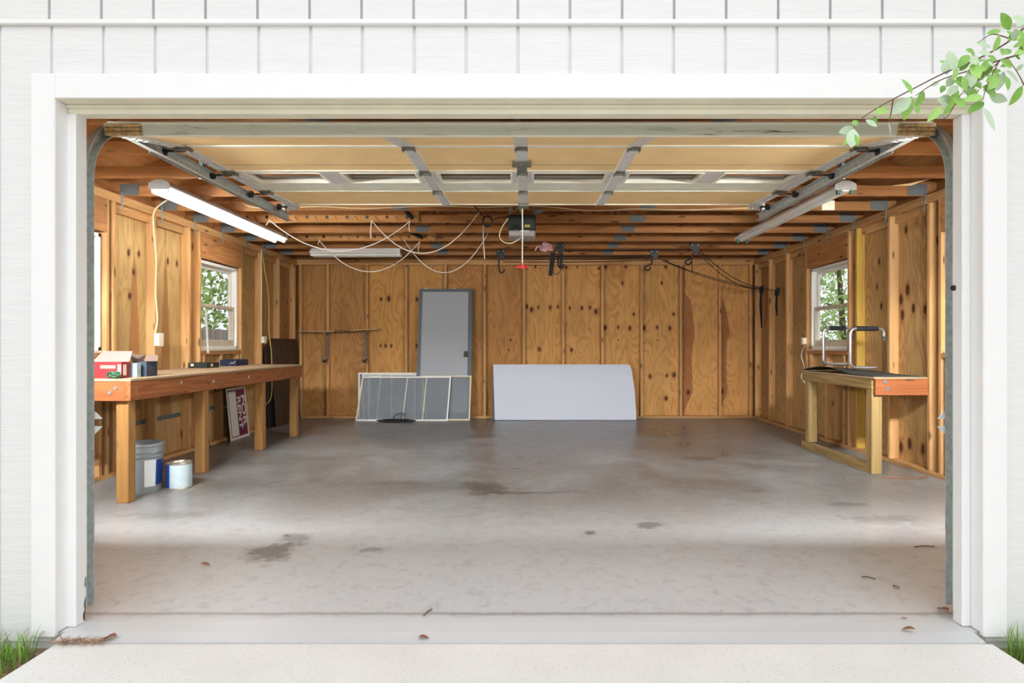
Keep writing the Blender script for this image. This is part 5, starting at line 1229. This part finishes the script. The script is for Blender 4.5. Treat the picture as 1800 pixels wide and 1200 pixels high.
br = thing('tree_branch', P(1800, 60, 1.72), 'leafy green branch reaching in from the upper right corner', 'branch')
def bp(px, py, dy=0.0): return P(px, py, 1.62+dy)
stems = [[(1830, 20), (1770, 75), (1700, 112), (1660, 128), (1607, 155), (1550, 185), (1510, 212), (1497, 232)], [(1830, 85), (1760, 105), (1700, 125), (1650, 142), (1610, 168)],
         [(1760, 105), (1720, 140), (1690, 165), (1665, 205), (1640, 212)], [(1780, 70), (1745, 60), (1720, 75)], [(1755, 110), (1735, 150), (1728, 175)], [(1800, 150), (1790, 130), (1770, 100)], [(1570, 175), (1565, 205), (1562, 215)]]
for i, s in enumerate(stems):
    MB().tube(curve([bp(x, y, 0.015*math.sin(i+k)) for k, (x, y) in enumerate(s)], 4), lambda u, i=i: (0.0026 if i < 2 else 0.0018)*(1-0.6*u), 5).build('twig', 'twig', br, smooth=True)
za = [(205,795,135,650,0),(205,810,130,1010,1),(205,830,30,960,2),(310,770,250,890,0),(250,890,255,950,0),(440,690,360,725,2),(500,630,480,510,2),(590,610,530,530,2),(600,600,700,520,0),(740,460,675,410,0),
      (740,365,885,390,2),(960,260,840,275,0),(1060,250,955,205,1),(890,440,960,290,1),(1010,340,1140,280,1),(1150,170,1090,220,2),(960,460,1060,410,0),(870,450,770,440,2),(890,500,780,650,0),(720,520,820,500,1),
      (680,610,740,570,0),(640,650,750,630,1),(620,640,600,700,0),(560,650,500,730,2),(480,720,455,775,0),(600,720,500,800,2),(610,730,660,820,2),(640,740,700,810,0),(710,690,800,740,0),(600,760,520,900,1),
      (560,860,430,840,2),(560,850,480,975,1),(460,900,335,1030,3),(800,730,945,800,0),(860,810,1015,850,2),(810,820,650,830,1),(815,860,685,940,0),(805,910,920,1100,2),(980,600,930,770,2),(1000,600,1125,690,2),
      (1000,640,1030,760,0),(1140,720,1040,890,0),(880,630,840,690,0),(960,600,860,600,1),(1080,470,1120,500,0),(1080,600,1150,540,2),(1150,440,1090,440,1),(1060,400,1150,350,1),(1000,260,1110,330,0),(1100,300,1160,240,1),(1050,520,960,560,0),(900,560,850,520,2)]
leaves = [(1560+a/4.8, b/4.8, c/4.8+1560, d/4.8, m) for a, b, c, d, m in za]
zb = [(440,965,320,995,2),(430,970,415,1110,2),(450,950,430,895,0),(440,1010,470,1100,0),(410,1030,355,1090,1),(520,900,610,950,2),(580,870,600,960,0),(590,850,700,810,1),(690,920,720,1040,2),(700,900,690,860,0)]
leaves += [(1400+a/4.285, b/4.285, 1400+c/4.285, d/4.285, m) for a, b, c, d, m in zb]
rl = random.Random(21)
for k in range(34):                      # thicker foliage towards the corner
    x = rl.uniform(1672, 1806); y = 150-(x-1672)*0.62+rl.uniform(-34, 44); a = rl.uniform(0, 6.28); L = rl.uniform(16, 34)
    leaves.append((x, y, x+L*math.cos(a), y+L*math.sin(a), rl.choice((0, 1, 1, 2, 3))))
for (ax, ay, tx, ty, mi) in leaves:
    y0 = rl.uniform(-0.06, 0.06); A = bp(ax, ay, y0); B = bp(tx, ty, y0+rl.uniform(-0.025, 0.025)); L = (B-A).length
    xv = (B-A).normalized(); back = Vector((rl.uniform(-.7, .7), -1, rl.uniform(-.2, .8))); yv = back.cross(xv).normalized(); zv = xv.cross(yv)
    o = bpy.data.objects.new('leaf', LM[mi]); COL.objects.link(o); o.parent = br
    o.matrix_local = Matrix.Translation(A-world_loc(br)) @ Matrix((xv, yv, zv)).transposed().to_4x4() @ Matrix.Scale(L, 4)
# the limb the branch grows from, rising from a small tree beside the drive (out of frame)
j0, j1 = bp(1830, 20), bp(1830, 85); tk = Vector((2.95, 1.35, 2.55))
MB().tube(curve([(3.0, 1.25, -0.07), (2.96, 1.3, 1.2), tk, (2.85, 1.5, 3.6)], 6), lambda u: 0.05*(1-0.6*u), 10).build('trunk', 'bark', br, smooth=True)
limb = curve([tk, Vector((2.3, 1.5, 2.62)), Vector((1.75, 1.6, 2.35)), j0], 6)
MB().tube(limb, lambda u: 0.014*(1-0.8*u), 7).build('limb', 'twig', br, smooth=True)
MB().tube(curve([limb[10], (limb[10]+j1)/2+Vector((0, 0, 0.03)), j1], 5), lambda u: 0.007*(1-0.6*u), 6).build('limb', 'twig', br, smooth=True)
for k in range(90):
    A = limb[rl.randrange(3, len(limb))]+Vector((rl.uniform(-.12, .12), rl.uniform(-.12, .12), rl.uniform(-.14, .14)))
    if F*A.x/A.y+CX < 1845: continue
    xv = Vector((rl.gauss(0, 1), rl.gauss(0, 1), rl.gauss(-.3, .7))).normalized(); yv = Vector((rl.uniform(-.7, .7), -1, .4)).cross(xv).normalized(); zv = xv.cross(yv)
    o = bpy.data.objects.new('leaf', LM[rl.choice((0, 1, 1, 2, 3))]); COL.objects.link(o); o.parent = br
    o.matrix_local = Matrix.Translation(A-world_loc(br)) @ Matrix((xv, yv, zv)).transposed().to_4x4() @ Matrix.Scale(rl.uniform(.035, .06), 4)
# grass clumps and pine straw
def blades(name, mat, cx_, cy_, rx, ry, n, h0, h1, w, lab, cat, flat=False, seed=1, ok=None, gz=-0.07):
    r = random.Random(seed); mb = MB()
    for _ in range(n):
        x = cx_+r.uniform(-rx, rx); y = cy_+r.uniform(-ry, ry)
        if ok and not ok(x, y): continue
        a = r.uniform(0, 2*math.pi); L = r.uniform(h0, h1); lean = r.uniform(.15, .9) if not flat else 0
        d = Vector((math.cos(a), math.sin(a), 0)); s = Vector((-d.y, d.x, 0))*w*r.uniform(.6, 1.2)
        base = Vector((x, y, gz+(r.uniform(0, .012) if flat else 0)))
        if flat:
            p1 = base+d*L*.5+Vector((0, 0, .006)); p2 = base+d*L
            mb.add([base-s, base+s, p1+s, p1-s, p2], [(0, 1, 2, 3), (3, 2, 4)])
        else:
            p1 = base+d*(L*.25*lean)+Vector((0, 0, L*.55)); p2 = base+d*(L*.75*lean)+Vector((0, 0, L*(1-.35*lean)))
            mb.add([base-s, base+s, p1+s*.8, p1-s*.8, p2], [(0, 1, 2, 3), (3, 2, 4)])
    o = mb.build(name, mat, fix=False); tag(o, lab, cat, kind='stuff')
lok = lambda x, y: x < -1.86 or y > 2.44 and x < -1.9
blades('grass', 'grass_green', -2.10, 2.36, 0.20, 0.10, 420, 0.04, 0.16, 0.003, 'green grass tuft against the wall at lower left corner', 'grass', seed=2, ok=lambda x, y: x < -1.88)
blades('grass', 'grass_green', 1.98, 2.37, 0.13, 0.10, 420, 0.04, 0.16, 0.003, 'green grass tuft against the wall at lower right corner', 'grass', seed=3, ok=lambda x, y: x > 1.83)
blades('pine_straw', 'straw', -2.10, 2.2, 0.27, 0.24, 520, 0.04, 0.12, 0.0016, 'brown pine straw littering the ground left of driveway', 'straw', True, 4)
blades('pine_straw', 'straw', 2.08, 2.2, 0.26, 0.24, 420, 0.04, 0.12, 0.0016, 'brown pine straw littering the ground right of driveway', 'straw', True, 5)
blades('pine_straw', 'straw', -1.73, 2.435, 0.10, 0.018, 150, 0.02, 0.05, 0.0016, 'reddish pine straw caught in the joint at left foot of slab', 'straw', True, 6, gz=-0.011)
# litter on the slab
LD_ = leaf_mesh('dead_leaf', 0.55, 0.25, 0.25)
for (px, py, L, a, lab) in ((735, 1120, .045, 20, 'dark red-brown dead leaf on slab edge left of centre'), (1610, 1112, .05, 150, 'tan dead leaf on the slab edge at far right'), (352, 995, .05, 10, 'pale orange dead leaf on floor near the left jamb'),
                            (1590, 1090, .03, 60, 'tiny brown leaf on slab lip near right jamb'), (1668, 1080, .06, 100, 'brown leaf tucked against the foot of right stop'), (205, 1120, .06, 170, 'reddish dead leaf at left foot of the slab'), (1570, 1035, .04, 20, 'small dark leaf on floor right of centre'), (500, 945, .035, 40, 'small tan leaf on the dark floor stain at left')):
    x, y = floor_pt(px, py); o = bpy.data.objects.new('dead_leaf', LD_); link(o, None, (x, y, 0.001 if y > 2.46 else -0.011)); o.scale = (L,)*3; o.rotation_euler = (0, 0, math.radians(a)); o.location.z += L*0.25
    tag(o, lab, 'leaf', 'dead leaves on the slab')
for (px, py, L, a, lab) in ((1625, 962, .12, 5, 'dark twig lying on floor at right'), (1527, 1017, .06, -30, 'thin bent twig on the floor near right jamb'), (752, 1078, .07, 70, 'thin twig lying across the door seal line')):
    x, y = floor_pt(px, py); d = Vector((math.cos(math.radians(a)), math.sin(math.radians(a)), 0))*L/2; c = Vector((x, y, 0.005))
    o = MB().tube(curve([c-d, c+Vector((0, 0.008, 0.002)), c+d], 4), 0.003, 5).build('fallen_twig', 'twig'); tag(o, lab, 'twig', 'twigs on the slab')
# trees outside the side windows
FOL = []
def tree(x, y, h, r, lab, seed):
    t = thing('tree', (x, y, -0.07), lab, 'tree', 'trees outside the side windows')
    rr = random.Random(seed)
    MB().tube(curve([(x, y, -0.1), (x+0.08, y+0.05, h*.3), (x-0.05, y, h*.75)], 5), lambda u: 0.10*(1-.6*u), 8).build('trunk', 'bark', t, smooth=True)
    mb = MB()
    for _ in range(1700):
        a = rr.uniform(0, 2*math.pi); ph = math.acos(rr.uniform(-1, 1)); q = r*rr.uniform(0.35, 1.0)
        c = Vector((x+q*math.sin(ph)*math.cos(a), y+q*math.sin(ph)*math.sin(a), h*.55+q*math.cos(ph)*h*.5/r))
        if c.z < 0.1: continue
        u = Vector((rr.gauss(0, 1), rr.gauss(0, 1), rr.gauss(0, 1))).normalized(); v = u.orthogonal().normalized(); L = rr.uniform(.05, .10)
        mb.add([c-u*L, c+v*L*.45, c+u*L, c-v*L*.45], [(0, 1, 2, 3)])
    o = mb.build('foliage', 'foliage', t, fix=False); o['kind'] = 'stuff'
tree(-7.3, 13.4, 3.6, 1.5, 'green tree seen through the left window over the workbench', 31)
tree(-9.4, 15.6, 4.2, 1.7, 'second green tree farther out beyond the left window', 32)
tree(-7.2, 9.6, 3.8, 1.5, 'green tree outside the hidden left window', 33)
tree(6.4, 12.9, 3.8, 1.7, 'green tree seen through right window behind the grab rails', 34)
tree(8.6, 16.4, 4.4, 1.9, 'second green tree farther out beyond the right window', 35)
tree(7.0, 9.6, 3.8, 1.5, 'green tree outside the hidden right window', 36)
fn = thing('fence', (-5.6, 11.4, -0.07), 'weathered grey board fence seen through the left window', 'fence')
for k in range(26): board('fence_board', (-5.62+0.0, 10.0+k*0.145, -0.07), (-5.60, 10.0+k*0.145+0.135, 1.42+0.0), 'fence_z', fn, 0.004)
board('fence_rail', (-5.66, 10.0, 0.3), (-5.622, 13.77, 0.39), 'fence_z', fn); board('fence_rail', (-5.66, 10.0, 1.1), (-5.622, 13.77, 1.19), 'fence_z', fn)
